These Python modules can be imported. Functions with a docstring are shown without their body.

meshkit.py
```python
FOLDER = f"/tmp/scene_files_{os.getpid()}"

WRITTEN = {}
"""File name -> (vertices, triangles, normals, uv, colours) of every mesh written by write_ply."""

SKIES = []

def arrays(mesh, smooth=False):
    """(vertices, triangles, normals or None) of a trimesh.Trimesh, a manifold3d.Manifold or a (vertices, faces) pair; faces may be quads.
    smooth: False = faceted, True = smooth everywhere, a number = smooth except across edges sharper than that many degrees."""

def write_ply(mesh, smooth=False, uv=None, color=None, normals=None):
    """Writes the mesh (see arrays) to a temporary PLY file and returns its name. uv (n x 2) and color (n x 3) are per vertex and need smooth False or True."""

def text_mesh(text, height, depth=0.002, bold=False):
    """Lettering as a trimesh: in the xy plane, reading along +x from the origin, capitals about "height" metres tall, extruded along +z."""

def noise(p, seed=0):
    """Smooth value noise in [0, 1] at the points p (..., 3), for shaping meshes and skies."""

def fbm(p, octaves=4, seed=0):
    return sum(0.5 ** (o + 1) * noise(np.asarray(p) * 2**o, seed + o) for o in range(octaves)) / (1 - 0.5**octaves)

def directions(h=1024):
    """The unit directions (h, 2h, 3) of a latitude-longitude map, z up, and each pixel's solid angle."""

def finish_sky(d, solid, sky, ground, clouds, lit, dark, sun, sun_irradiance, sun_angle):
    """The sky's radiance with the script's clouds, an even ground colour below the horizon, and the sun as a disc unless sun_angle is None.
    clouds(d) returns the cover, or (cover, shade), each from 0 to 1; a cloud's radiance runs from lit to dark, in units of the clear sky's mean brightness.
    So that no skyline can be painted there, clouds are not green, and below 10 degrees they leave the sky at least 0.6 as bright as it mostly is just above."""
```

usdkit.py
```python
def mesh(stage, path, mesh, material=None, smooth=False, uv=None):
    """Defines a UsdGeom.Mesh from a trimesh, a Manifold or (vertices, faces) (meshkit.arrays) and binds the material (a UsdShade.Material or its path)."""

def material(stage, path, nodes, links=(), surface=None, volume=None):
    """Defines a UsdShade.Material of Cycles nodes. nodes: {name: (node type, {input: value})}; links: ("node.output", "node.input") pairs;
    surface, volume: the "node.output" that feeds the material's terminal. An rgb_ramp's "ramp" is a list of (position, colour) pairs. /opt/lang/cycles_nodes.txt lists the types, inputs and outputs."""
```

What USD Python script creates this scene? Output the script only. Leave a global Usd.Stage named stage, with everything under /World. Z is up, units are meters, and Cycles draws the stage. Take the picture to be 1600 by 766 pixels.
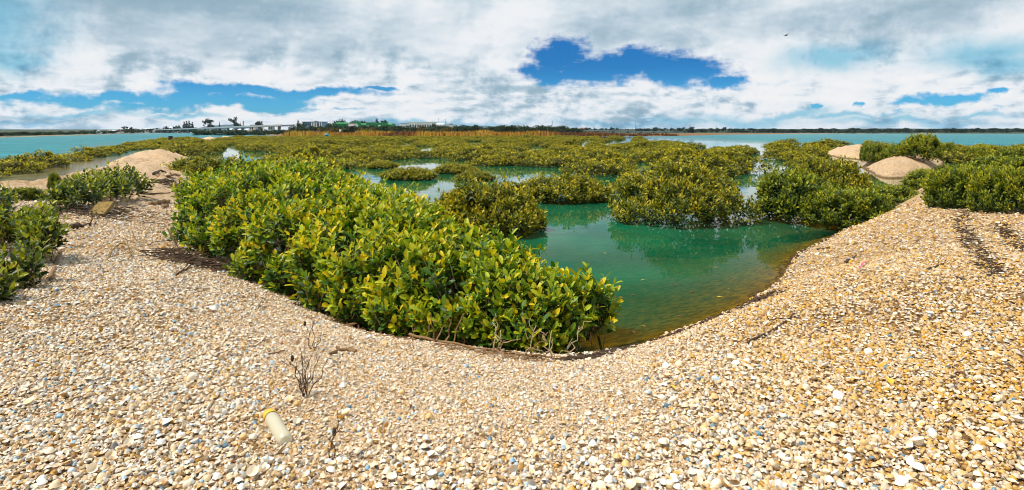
import math, random
import numpy as np
import trimesh, shapely
from shapely.geometry import Polygon, box as sbox
from pxr import Usd, UsdGeom, UsdShade, UsdLux, Sdf, Gf, Vt
import usdkit, meshkit

stage = Usd.Stage.CreateInMemory()
UsdGeom.SetStageUpAxis(stage, "Z")
UsdGeom.SetStageMetersPerUnit(stage, 1.0)
UsdGeom.Xform.Define(stage, "/World")
UsdGeom.Scope.Define(stage, "/World/Looks")
T = Sdf.ValueTypeNames
PI = math.pi

# ------------------------------------------------------------------ camera
EYE = 1.9            # metres above the lagoon
F, HOR = 1000.0, 206.0   # focal length and horizon row of the 1600 x 766 photograph
cam = UsdGeom.Camera.Define(stage, "/World/Camera")
cam.CreateHorizontalApertureAttr(36.0)
cam.CreateFocalLengthAttr(36.0 * F / 1600)
cam.CreateVerticalApertureOffsetAttr(-36.0 * (383 - HOR) / 1600)
cam.CreateClippingRangeAttr(Gf.Vec2f(0.05, 60000))
cam.AddTranslateOp().Set(Gf.Vec3d(0, 0, EYE))
cam.AddRotateXOp().Set(90.0)
cam.CreateExposureAttr(0.38)

# ------------------------------------------------------------------ node helper
class Ref(str):
    pass
class Graph:
    def __init__(self):
        self.nodes, self.links = {}, []
    def __call__(self, kind, out=None, **inp):
        name = f"n{len(self.nodes)}"
        plain = {}
        for k, v in inp.items():
            if isinstance(v, Ref):
                self.links.append((str(v), f"{name}.{k}"))
            else:
                plain[k] = v
        self.nodes[name] = (kind, plain)
        return Ref(f"{name}.{out}") if out else name
    def m(self, op, a, b=0.5, c=0.0):
        return self("math", "value", math_type=op, value1=a, value2=b, value3=c)
    def vm(self, op, a, b=(0, 0, 0), out="vector", **kw):
        return self("vector_math", out, vector_math_type=op, vector1=a, vector2=b, **kw) if False else self("vector_math", out, math_type=op, vector1=a, vector2=b, **kw)
    def ss(self, v, lo, hi, a=0.0, b=1.0):
        return self("map_range", "result", range_type="smoothstep", value=v, from_min=lo, from_max=hi, to_min=a, to_max=b, clamp=True)
    def lin(self, v, lo, hi, a=0.0, b=1.0):
        return self("map_range", "result", range_type="linear", value=v, from_min=lo, from_max=hi, to_min=a, to_max=b, clamp=True)
    def mix(self, fac, a, b, kind="mix"):
        return self("mix_color", "result", blend_type=kind, fac=fac, a=a, b=b, use_clamp=True)
    def noise(self, vec, scale, detail=3, rough=0.5, out="fac", **kw):
        return self("noise_texture", out, dimensions="3D", type="fBM", vector=vec, scale=scale, detail=detail, roughness=rough, distortion=0.0, **kw)
    def ramp(self, fac, stops, interpolate=True):
        return self("rgb_ramp", "color", fac=fac, ramp=stops, interpolate=interpolate)
    def build(self, name, surface=None, volume=None):
        return usdkit.material(stage, f"/World/Looks/{name}", self.nodes, self.links, surface=surface, volume=volume)

# ------------------------------------------------------------------ sky and sun
SUN_AZ, SUN_EL = math.radians(-105), math.radians(60)     # azimuth from +y (view direction) towards +x
SUN = np.array([math.sin(SUN_AZ) * math.cos(SUN_EL), math.cos(SUN_AZ) * math.cos(SUN_EL), math.sin(SUN_EL)])
SKY_STRENGTH = 0.1

def sky_material():
    g = Graph()
    d = g("texture_coordinate", "generated")
    s = g("separate_xyz", vector=d)
    x, y, z = (Ref(f"{s}.{k}") for k in "xyz")
    az, el = g.m("arctan2", x, y), g.m("arcsine", z)
    p = g("combine_xyz", "vector", x=az, y=el, z=0.0)
    w = g.vm("subtract", g.noise(d, 7.0, 9, 0.60, "color"), (0.5, 0.5, 0.5))
    p2 = g.vm("add", p, g.vm("multiply", w, (0.13, 0.07, 0.0)))
    w2 = g.vm("subtract", g.noise(d, 34.0, 4, 0.6, "color"), (0.5, 0.5, 0.5))
    p2 = g.vm("add", p2, g.vm("multiply", w2, (0.012, 0.008, 0.0)))
    def ell(px, py, rx, ry):
        a = math.atan((px - 800) / F)
        e = math.atan((HOR - py) / F * math.cos(a))
        k = g.vm("subtract", p2, (a, e, 0))
        k = g.vm("multiply", k, (F / rx / math.cos(a) ** 2, F / ry / math.cos(a), 0))
        return g.vm("length", k, out="value")
    def nearest(rows):
        S = None
        for r in rows:
            q = ell(*r)
            S = q if S is None else g.m("minimum", S, q)
        return S
    blue = nearest([(872, 84, 38, 30), (865, 108, 60, 21), (925, 107, 88, 26), (1010, 102, 98, 22), (1075, 111, 74, 23), (1135, 124, 44, 12),
                    (1500, 156, 74, 10), (1425, 160, 32, 9), (1350, 170, 9, 5), (1275, 171, 12, 3), (1578, 148, 22, 5),
                    (335, 143, 90, 12), (460, 144, 165, 11), (600, 139, 40, 5), (300, 162, 115, 17), (405, 162, 95, 19), (95, 162, 105, 15), (180, 158, 60, 10),
                    (20, 148, 55, 9), (205, 172, 55, 9), (120, 177, 75, 6), (25, 174, 40, 5), (250, 178, 40, 4), (490, 190, 40, 4), (1545, 170, 36, 4), (1400, 178, 22, 3), (385, 176, 26, 5), (650, 188, 75, 6), (545, 175, 22, 4), (440, 178, 60, 8)])
    thin = nearest([(0, 30, 95, 60), (25, 88, 55, 26), (1300, 94, 80, 22), (1560, 85, 120, 26), (1600, 105, 60, 20), (1170, 185, 70, 10), (1420, 192, 120, 6), (1050, 190, 70, 8),
                    (1490, 196, 80, 4), (1240, 178, 60, 6), (700, 196, 120, 5), (120, 182, 110, 5), (40, 190, 90, 4), (1540, 182, 70, 5), (1330, 184, 70, 4), (960, 196, 90, 4), (300, 188, 60, 4)])
    # cloud deck projected on a flat layer overhead, so that it closes up towards the horizon
    q = g("combine_xyz", "vector", x=g.m("divide", x, g.m("add", g.m("absolute", z), 0.16)), y=g.m("divide", y, g.m("add", g.m("absolute", z), 0.16)), z=g.m("multiply", z, 3.0))
    n1 = g.noise(q, 0.62, 8, 0.52)
    n2 = g.noise(d, 13.0, 7, 0.6)
    n3 = g.noise(g.vm("multiply", d, (1, 1, 3.2)), 26.0, 6, 0.6)
    n4 = g.noise(d, 70.0, 5, 0.65)
    edge = g.m("add", blue, g.m("multiply", g.m("subtract", 0.10, g.m("absolute", g.m("subtract", n2, 0.5))), 1.3))
    edge = g.m("add", edge, g.m("multiply", g.m("subtract", n3, 0.5), 1.15))
    edge = g.m("add", edge, g.m("multiply", g.m("subtract", n4, 0.5), 0.6))
    cover = g.ss(edge, 0.62, 1.32)
    # low cumulus heads standing in front of the clear strip
    top = g.m("add", 0.012, g.m("multiply", g.noise(g.vm("multiply", d, (1, 1, 0.2)), 10.0, 5, 0.55), 0.045))
    heads = g.ss(g.m("subtract", g.m("add", top, g.m("multiply", g.m("subtract", n3, 0.5), 0.022)), el), -0.004, 0.004)
    heads = g.m("multiply", heads, g.ss(g.m("add", n2, 0.0), 0.36, 0.5))
    cover = g.m("maximum", cover, heads)
    veil = g.ss(g.m("add", thin, g.m("multiply", g.m("subtract", n2, 0.5), 1.0)), 0.2, 1.7)
    # shade of the cloud: grey-blue bellies, white where thin or low
    n0 = g.noise(g.vm("multiply", d, (1, 1, 2.0)), 3.7, 6, 0.50)
    sh = g.m("add", g.m("multiply", g.m("subtract", n0, 0.5), 1.55), g.m("multiply", g.m("subtract", n2, 0.5), g.ss(el, 0.05, 0.15, 0.46, 0.16)))
    sh = g.m("add", sh, g.m("multiply", g.m("subtract", n1, 0.5), 0.45))
    sh = g.m("add", sh, g.m("multiply", g.m("subtract", n3, 0.5), g.ss(el, 0.05, 0.14, 0.26, 0.06)))
    n2b = g.noise(g.vm("add", d, (-0.010, 0.0, 0.020)), 13.0, 7, 0.6)
    n3b = g.noise(g.vm("multiply", g.vm("add", d, (-0.004, 0.0, 0.006)), (1, 1, 3.2)), 26.0, 6, 0.6)
    relief = g.m("add", g.m("multiply", g.m("subtract", n2, n2b), g.ss(el, 0.05, 0.16, 1.05, 0.32)), g.m("multiply", g.m("subtract", n3, n3b), g.ss(el, 0.04, 0.13, 0.85, 0.14)))
    relief = g.m("add", relief, g.m("multiply", g.m("subtract", g.m("absolute", g.m("subtract", n2b, 0.5)), g.m("absolute", g.m("subtract", n2, 0.5))), g.ss(el, 0.05, 0.17, 0.9, 0.2)))
    sh = g.m("add", sh, relief)
    sh = g.m("add", sh, g.ss(el, 0.05, 0.19, 0.645, 0.525))
    sh = g.m("add", sh, g.ss(blue, 1.0, 1.6, 0.14, 0.0))
    cloud = g.ramp(sh, [(0.0, (0.27, 0.42, 0.54)), (0.36, (0.36, 0.51, 0.62)), (0.50, (0.53, 0.66, 0.76)), (0.62, (0.73, 0.82, 0.89)), (0.76, (0.93, 0.96, 1.0)), (1.0, (1.0, 1.0, 1.0))])
    cloud = g.mix(1.0, cloud, (CLOUD_GAIN, CLOUD_GAIN, CLOUD_GAIN), "multiply")
    sky = g("sky_texture", "color", sky_type="single_scattering", sun_disc=False, sun_elevation=SUN_EL, sun_rotation=SUN_AZ, altitude=0.0, air_density=1.0, aerosol_density=0.3, ozone_density=2.0)
    sky = g.mix(1.0, sky, g.mix(g.ss(el, 0.03, 0.11), SKY_LOW, SKY_HIGH), "multiply")
    teal = g.mix(1.0, cloud, (0.22, 0.60, 0.78), "multiply")
    cloud = g.mix(g.m("multiply", g.m("subtract", 1.0, veil), 0.85), cloud, teal)
    col = g.mix(cover, sky, cloud)
    bg = g("background_shader", "background", color=col, strength=SKY_STRENGTH)
    return g.build("sky_look", surface=bg)

CLOUD_GAIN = 7.0
SKY_LOW, SKY_HIGH = (0.11, 0.52, 0.98), (0.04, 0.30, 0.66)
dome = UsdLux.DomeLight.Define(stage, "/World/sky")
UsdShade.MaterialBindingAPI.Apply(dome.GetPrim()).Bind(sky_material())
dome.GetPrim().SetCustomDataByKey("kind", "structure")
sun = UsdLux.DistantLight.Define(stage, "/World/sun")
sun.CreateIntensityAttr(1.1)
sun.CreateAngleAttr(3.0)
sun.CreateNormalizeAttr(True)
sun.CreateColorAttr(Gf.Vec3f(1.0, 0.95, 0.86))
sun.AddTransformOp().Set(Gf.Matrix4d(Gf.Rotation(Gf.Vec3d(0, 0, 1), Gf.Vec3d(*SUN)), Gf.Vec3d(0, 0, 0)))

# ------------------------------------------------------------------ prim helpers
taken = {}
def numbered(parent, name):
    k = taken.get((parent, name), 0)
    taken[(parent, name)] = k + 1
    return name if k == 0 else f"{name}_{k:03d}"
def tag(prim, label=None, category=None, group=None, kind=None):
    p = prim.GetPrim() if hasattr(prim, "GetPrim") else prim
    for k, v in (("label", label), ("category", category), ("group", group), ("kind", kind)):
        if v:
            p.SetCustomDataByKey(k, v)
    return p
def path_of(parent):
    return "/World" if parent is None else str(parent.GetPath())
def mesh(name, v, f, mat, parent=None, smooth=False, attrs=None):
    base = path_of(parent)
    path = f"{base}/{numbered(base, name)}"
    v, f = np.asarray(v, np.float32), np.asarray(f, np.int32)
    m = UsdGeom.Mesh.Define(stage, path)
    m.CreatePointsAttr(Vt.Vec3fArray.FromNumpy(np.ascontiguousarray(v)))
    m.CreateFaceVertexCountsAttr(Vt.IntArray.FromNumpy(np.full(len(f), 3, np.int32)))
    m.CreateFaceVertexIndicesAttr(Vt.IntArray.FromNumpy(np.ascontiguousarray(f.ravel())))
    m.CreateSubdivisionSchemeAttr("none")
    if smooth:
        n = np.zeros_like(v)
        fn = np.cross(v[f[:, 1]] - v[f[:, 0]], v[f[:, 2]] - v[f[:, 0]])
        for k in range(3):
            np.add.at(n, f[:, k], fn)
        n /= np.maximum(np.linalg.norm(n, axis=1, keepdims=True), 1e-12)
        m.CreateNormalsAttr(Vt.Vec3fArray.FromNumpy(n.astype(np.float32)))
        m.SetNormalsInterpolation("vertex")
    for k, a in (attrs or {}).items():
        a = np.asarray(a, np.float32)
        if a.ndim == 1:
            a = np.repeat(a[:, None], 3, 1)
        UsdGeom.PrimvarsAPI(m).CreatePrimvar(k, T.Color3fArray, "vertex").Set(Vt.Vec3fArray.FromNumpy(np.ascontiguousarray(a)))
    UsdShade.MaterialBindingAPI.Apply(m.GetPrim()).Bind(mat)
    return m.GetPrim()
def tmesh(name, tm, mat, parent=None, smooth=30):
    v, f, n = meshkit.arrays(tm, smooth)
    return mesh(name, v, f, mat, parent)if n is None else _withn(name, v, f, n, mat, parent)
def _withn(name, v, f, n, mat, parent):
    p = mesh(name, v, f, mat, parent)
    m = UsdGeom.Mesh(p)
    m.CreateNormalsAttr(Vt.Vec3fArray.FromNumpy(np.ascontiguousarray(n, np.float32)))
    m.SetNormalsInterpolation("vertex")
    return p
def thing(name, label, category, loc=(0, 0, 0), rz=0.0, scale=None, group=None, kind=None):
    path = f"/World/{numbered('/World', name)}"
    x = UsdGeom.Xform.Define(stage, path)
    place(x, loc, rz, scale)
    return tag(x, label, category, group, kind)
def place(x, loc, rz, scale):
    x.ClearXformOpOrder()
    x.AddTranslateOp().Set(Gf.Vec3d(*map(float, loc)))
    x.AddRotateZOp().Set(math.degrees(rz))
    s = (1, 1, 1) if scale is None else ((scale,) * 3 if np.ndim(scale) == 0 else scale)
    x.AddScaleOp().Set(Gf.Vec3f(*map(float, s)))
def copy_of(src, name, label, category, loc, rz=0.0, scale=None, group=None):
    path = f"/World/{numbered('/World', name)}"
    x = UsdGeom.Xform.Define(stage, path)
    x.GetPrim().GetReferences().AddInternalReference(src.GetPath())
    place(x, loc, rz, scale)
    tag(x, label, category, group)
    x.GetPrim().SetInstanceable(True)
    return x.GetPrim()
def tube(points, radii, sides=6):
    p = np.asarray(points, float)
    t = np.gradient(p, axis=0)
    t /= np.linalg.norm(t, axis=1, keepdims=True) + 1e-12
    ref = np.array([0, 0, 1.0]) if abs(t[:, 2]).mean() < 0.8 else np.array([1.0, 0, 0])
    a = np.cross(t, ref); a /= np.linalg.norm(a, axis=1, keepdims=True) + 1e-12
    b = np.cross(t, a)
    ang = np.arange(sides) * 2 * PI / sides
    r = np.broadcast_to(radii, (len(p),))
    v = (p[:, None] + r[:, None, None] * (np.cos(ang)[None, :, None] * a[:, None] + np.sin(ang)[None, :, None] * b[:, None])).reshape(-1, 3)
    i, j = np.meshgrid(np.arange(len(p) - 1), np.arange(sides), indexing="ij")
    i, j = i.ravel(), j.ravel(); k = (j + 1) % sides
    q = np.stack([i * sides + j, i * sides + k, (i + 1) * sides + k, (i + 1) * sides + j], 1)
    f = [q[:, [0, 2, 1]], q[:, [0, 3, 2]]]
    v = np.vstack([v, p[:1], p[-1:]])
    e = (len(p) - 1) * sides
    jj = np.arange(sides); kk = (jj + 1) % sides
    f += [np.stack([np.full(sides, len(v) - 2), jj, kk], 1), np.stack([np.full(sides, len(v) - 1), e + kk, e + jj], 1)]
    return v, np.vstack(f)
def join(parts):
    vs, fs, n = [], [], 0
    for v, f in parts:
        vs.append(v); fs.append(np.asarray(f) + n); n += len(v)
    return np.vstack(vs), np.vstack(fs)
def boxm(cx, cy, cz, sx, sy, sz):
    v = np.array([[x, y, z] for x in (-.5, .5) for y in (-.5, .5) for z in (-.5, .5)]) * (sx, sy, sz) + (cx, cy, cz)
    f = np.array([[0, 1, 3], [0, 3, 2], [4, 6, 7], [4, 7, 5], [0, 4, 5], [0, 5, 1], [2, 3, 7], [2, 7, 6], [0, 2, 6], [0, 6, 4], [1, 5, 7], [1, 7, 3]])
    return v, f
def at(px, py, z=0.0):
    """The point of height z that the photograph shows at pixel (px, py), below the horizon."""
    y = F * (EYE - z) / (py - HOR)
    return np.array([(px - 800) / F * y, y, z])
def fix(px, y):
    return (px - 800) / F * y
def zat(py, y):
    return EYE - (py - HOR) / F * y
rng = np.random.default_rng(7)

# ------------------------------------------------------------------ materials
def leaf_material(name, dark, mid, light, yellow, transl=0.3, gloss=0.42, vary=0.25):
    g = Graph()
    tint = g("attribute", "fac", attribute="tint")
    isl = g("geometry", "random_per_island")
    orn = g("object_info", "random")
    t = g.m("add", tint, g.m("multiply", g.m("subtract", isl, 0.5), vary))
    t = g.m("add", t, g.m("multiply", g.m("subtract", orn, 0.5), 0.16))
    c = g.ramp(t, [(0.0, dark), (0.38, mid), (0.68, light), (0.92, yellow), (1.0, yellow)])
    c = g("hsv", "color", hue=g.lin(isl, 0, 1, 0.485, 0.515), saturation=1.0, value=g.lin(isl, 0, 1, 0.85, 1.15), color=c, fac=1.0)
    pr = g("principled_bsdf", "BSDF", base_color=c, roughness=gloss, specular_ior_level=0.4)
    tr = g("translucent_bsdf", "BSDF", color=g.mix(1.0, c, (1.25, 1.2, 0.5), "multiply"))
    return g.build(name, surface=g("mix_closure", "closure", fac=transl, closure1=pr, closure2=tr))
M = {}
M["leaf_near"] = leaf_material("leaf_near", (0.014, 0.060, 0.006), (0.060, 0.18, 0.007), (0.36, 0.47, 0.010), (0.78, 0.66, 0.014), 0.32, 0.5)
M["leaf_mid"] = leaf_material("leaf_mid", (0.016, 0.040, 0.005), (0.14, 0.18, 0.008), (0.46, 0.43, 0.010), (0.76, 0.60, 0.014), 0.3, 0.5, 0.4)
M["leaf_dark"] = leaf_material("leaf_dark", (0.016, 0.05, 0.008), (0.125, 0.20, 0.012), (0.42, 0.46, 0.014), (0.70, 0.58, 0.02), 0.3, 0.5, 0.5)
M["leaf_far"] = leaf_material("leaf_far", (0.035, 0.050, 0.004), (0.28, 0.29, 0.008), (0.72, 0.64, 0.010), (0.84, 0.68, 0.012), 0.3, 0.6, 0.6)
M["crown_green"] = leaf_material("crown_green", (0.008, 0.025, 0.008), (0.022, 0.055, 0.014), (0.05, 0.10, 0.022), (0.09, 0.13, 0.03), 0.15, 0.7)
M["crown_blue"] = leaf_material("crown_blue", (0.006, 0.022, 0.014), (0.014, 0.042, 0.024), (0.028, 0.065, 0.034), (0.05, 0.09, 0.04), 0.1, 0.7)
M["crown_gold"] = leaf_material("crown_gold", (0.05, 0.045, 0.006), (0.14, 0.13, 0.01), (0.30, 0.24, 0.012), (0.42, 0.33, 0.015), 0.2, 0.7)
def plain(name, color, rough=0.6, var=0.25, scale=8.0, spec=0.4, **kw):
    g = Graph()
    pos = g("texture_coordinate", "object")
    n = g.noise(pos, scale, 5, 0.6)
    c = g.mix(g.lin(n, 0.3, 0.7), tuple(np.clip(np.array(color) * (1 - var), 0, 1)), tuple(np.clip(np.array(color) * (1 + var), 0, 1)))
    b = g("bump", "normal", height=n, strength=0.25, distance=0.02)
    M[name] = g.build(name, surface=g("principled_bsdf", "BSDF", base_color=c, roughness=rough, specular_ior_level=spec, normal=b, **kw))
    return M[name]
plain("bark", (0.14, 0.09, 0.045), 0.85, 0.5, 30)
plain("twig_pale", (0.36, 0.26, 0.14), 0.8, 0.4, 40)
plain("twig_dark", (0.07, 0.038, 0.018), 0.85, 0.45, 40)
plain("driftwood", (0.20, 0.11, 0.045), 0.85, 0.5, 35)
plain("plank_wood", (0.19, 0.115, 0.020), 0.8, 0.55, 18)
plain("wrack", (0.05, 0.026, 0.010), 0.8, 0.6, 25)
plain("concrete", (0.27, 0.31, 0.32), 0.8, 0.1, 0.4)
plain("white_wall", (0.78, 0.78, 0.74), 0.7, 0.06, 0.3)
plain("cream_wall", (0.62, 0.55, 0.44), 0.7, 0.08, 0.3)
plain("green_wall", (0.010, 0.20, 0.045), 0.55, 0.12, 0.15)
plain("dark_roof", (0.07, 0.08, 0.09), 0.7, 0.2, 0.5)
plain("red_roof", (0.32, 0.09, 0.04), 0.7, 0.2, 0.5)
plain("pale_roof", (0.70, 0.74, 0.76), 0.5, 0.06, 0.4)
plain("blue_wall", (0.10, 0.24, 0.36), 0.5, 0.1, 0.4)
plain("window_dark", (0.03, 0.045, 0.06), 0.2, 0.2, 0.4)
plain("steel_blue", (0.12, 0.30, 0.36), 0.5, 0.1, 1.0)
plain("dark_steel", (0.04, 0.05, 0.06), 0.5, 0.2, 1.0)
plain("orange_sheet", (0.70, 0.30, 0.04), 0.6, 0.15, 1.0)
plain("teal_paint", (0.01, 0.24, 0.36), 0.4, 0.2, 3.0)
plain("dark_paint", (0.015, 0.03, 0.035), 0.5, 0.3, 3.0)
plain("rust_paint", (0.22, 0.035, 0.02), 0.7, 0.3, 3.0)
plain("feather_dark", (0.04, 0.045, 0.05), 0.7, 0.2, 8.0)
plain("pink_plastic", (0.75, 0.03, 0.12), 0.4, 0.1, 20.0)
plain("yellow_plastic", (0.62, 0.38, 0.03), 0.4, 0.15, 30.0)
plain("dead_leaf", (0.38, 0.16, 0.025), 0.6, 0.5, 30.0)
plain("dead_leaf_dark", (0.14, 0.05, 0.015), 0.6, 0.5, 30.0)
plain("yellow_leaf", (0.60, 0.40, 0.03), 0.6, 0.3, 30.0)
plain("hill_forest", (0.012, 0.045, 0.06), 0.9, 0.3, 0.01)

SHELL_RAMP = [(0.0, (0.74, 0.68, 0.58)), (0.12, (0.84, 0.79, 0.71)), (0.24, (0.66, 0.50, 0.31)), (0.36, (0.78, 0.65, 0.46)), (0.46, (0.56, 0.34, 0.13)), (0.55, (0.74, 0.60, 0.46)),
              (0.64, (0.50, 0.27, 0.08)), (0.73, (0.82, 0.77, 0.70)), (0.80, (0.60, 0.63, 0.64)), (0.86, (0.52, 0.38, 0.26)), (0.93, (0.76, 0.68, 0.57)), (0.972, (0.38, 0.52, 0.62)), (0.99, (0.12, 0.30, 0.44)), (1.0, (0.22, 0.12, 0.06))]
def shell_material(name, color=None, inside=(0.62, 0.33, 0.09)):
    g = Graph()
    tex = g("texture_coordinate", "object")
    back = g("geometry", "backfacing")
    r = g("object_info", "random")
    if color is None:
        loc = g("object_info", "location")
        # the right-hand bank holds more ochre shells than the left
        r2 = g.m("fraction", g.m("multiply", r, 17.31))
        c = g.ramp(r, SHELL_RAMP)
        lx = g("separate_xyz", "x", vector=loc)
        warm = g.m("multiply", g.ss(lx, 0.3, 2.2), g.m("add", 0.42, g.m("multiply", g.noise(loc, 0.9, 3), 0.7)))
        c = g.mix(g.m("multiply", warm, g.ss(r2, 0.1, 0.8)), c, (0.54, 0.31, 0.075))
        c = g("hsv", "color", hue=0.5, saturation=1.22, value=g.lin(r2, 0, 1, 0.62, 0.98), color=c, fac=1.0)
        cin = g.mix(g.ss(r2, 0.15, 0.75), (0.80, 0.66, 0.48), inside)
    else:
        c, cin = g.mix(0.0, color, color), g.mix(0.0, inside, inside)
    rad = g.vm("length", g.vm("multiply", tex, (1, 1, 0)), out="value")
    rib = g("wave_texture", "fac", wave_type="rings", rings_direction="z", profile="sine", vector=tex, scale=2.6, distortion=1.0, detail=1.0)
    c = g.mix(g.m("multiply", rib, 0.16), c, (0.42, 0.27, 0.13))
    cin = g.mix(g.ss(rad, 0.25, 0.95), cin, (0.84, 0.74, 0.60))
    c = g.mix(back, c, cin)
    M[name] = g.build(name, surface=g("principled_bsdf", "BSDF", base_color=c, roughness=0.5, specular_ior_level=0.4))
    return M[name]
shell_material("shell_mixed")
SHELL_KINDS = [("white", (0.85, 0.81, 0.73), (0.84, 0.70, 0.50)), ("cream", (0.80, 0.68, 0.49), (0.72, 0.46, 0.18)), ("ochre", (0.64, 0.41, 0.17), (0.62, 0.28, 0.05)),
               ("tan", (0.70, 0.53, 0.34), (0.56, 0.34, 0.16)), ("blue-grey", (0.48, 0.58, 0.65), (0.50, 0.52, 0.52))]
for n_, c_, i_ in SHELL_KINDS:
    shell_material("shell_" + n_.replace("-", "_"), c_, i_)

def ground_material():
    g = Graph()
    pos = g("geometry", "position")
    zz = g("separate_xyz", "z", vector=pos)
    zone = g("separate_color", color_type="rgb", color=g("attribute", "color", attribute="zone"))
    fine, marsh, far = (Ref(f"{zone}.{k}") for k in "rgb")
    def grains(scale):
        v = g("voronoi_texture", dimensions="3D", feature="f1", metric="euclidean", vector=pos, scale=scale, randomness=1.0)
        rnd = g("separate_xyz", "x", vector=Ref(f"{v}.color"))
        return g.ramp(rnd, [(a, tuple(np.array(c))) for a, c in SHELL_RAMP]), Ref(f"{v}.distance")
    c1, d1 = grains(42.0)
    c2, d2 = grains(95.0)
    c = g.mix(fine, c1, c2)
    dd = g("mix_float", "result", fac=fine, a=d1, b=d2)
    c = g.mix(g.ss(dd, 0.32, 0.62), c, (0.36, 0.25, 0.14))
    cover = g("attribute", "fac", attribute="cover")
    c = g.mix(cover, c, g.mix(fine, g.mix(g.ss(g("separate_xyz", "x", vector=pos), -0.5, 2.0), (0.32, 0.21, 0.10), (0.20, 0.11, 0.035)), (0.66, 0.51, 0.35)))  # sand between the near shells, its colour darkened for shade in the gaps
    broad = g.noise(pos, 0.8, 4, 0.6)
    c = g.mix(g.ss(broad, 0.42, 0.66, 0.0, 0.6), c, (0.46, 0.31, 0.15))
    c = g.mix(g.m("multiply", g.ss(g.noise(pos, 24.0, 3, 0.7), 0.52, 0.66, 0.0, 0.5), g.m("subtract", 1.0, cover)), c, (0.22, 0.14, 0.07))
    c = g.mix(g.m("multiply", g.ss(g.noise(pos, 17.0, 3, 0.7), 0.55, 0.68, 0.0, 0.7), g.m("subtract", 1.0, cover)), c, (0.86, 0.78, 0.66))
    blot = g.noise(pos, 5.5, 5, 0.7)
    c = g.mix(g.m("multiply", g.ss(blot, 0.47, 0.66, 0.0, 0.45), g.m("subtract", 1.0, cover)), c, (0.28, 0.18, 0.085))
    c = g.mix(1.0, c, (1.30, 1.16, 1.00), "multiply")
    wetline = g.m("add", zz, g.m("multiply", g.m("subtract", g.noise(pos, 3.0, 4), 0.5), 0.05))
    c = g.mix(g.ss(wetline, 0.02, 0.10, 0.9, 0.0), c, (0.11, 0.062, 0.016))
    bed = g.mix(g.ss(g.noise(pos, 9.0, 5, 0.65), 0.35, 0.65), (0.16, 0.095, 0.010), (0.48, 0.29, 0.022))
    c = g.mix(g.ss(zz, -0.02, 0.012, 1.0, 0.0), c, bed)
    c = g.mix(marsh, c, g.mix(g.noise(pos, 0.15, 4), (0.12, 0.045, 0.015), (0.26, 0.13, 0.03)))
    c = g.mix(far, c, g.mix(g.noise(pos, 0.03, 5), (0.014, 0.028, 0.012), (0.045, 0.06, 0.02)))
    b = g("bump", "normal", height=g.noise(pos, 1.6, 8, 0.75), strength=0.9, distance=0.35)
    b = g("bump", "normal", height=dd, invert=True, strength=0.8, distance=0.012, normal=b)
    return g.build("ground_look", surface=g("principled_bsdf", "BSDF", base_color=c, roughness=0.75, specular_ior_level=0.3, normal=b))
M["ground"] = ground_material()

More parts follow.
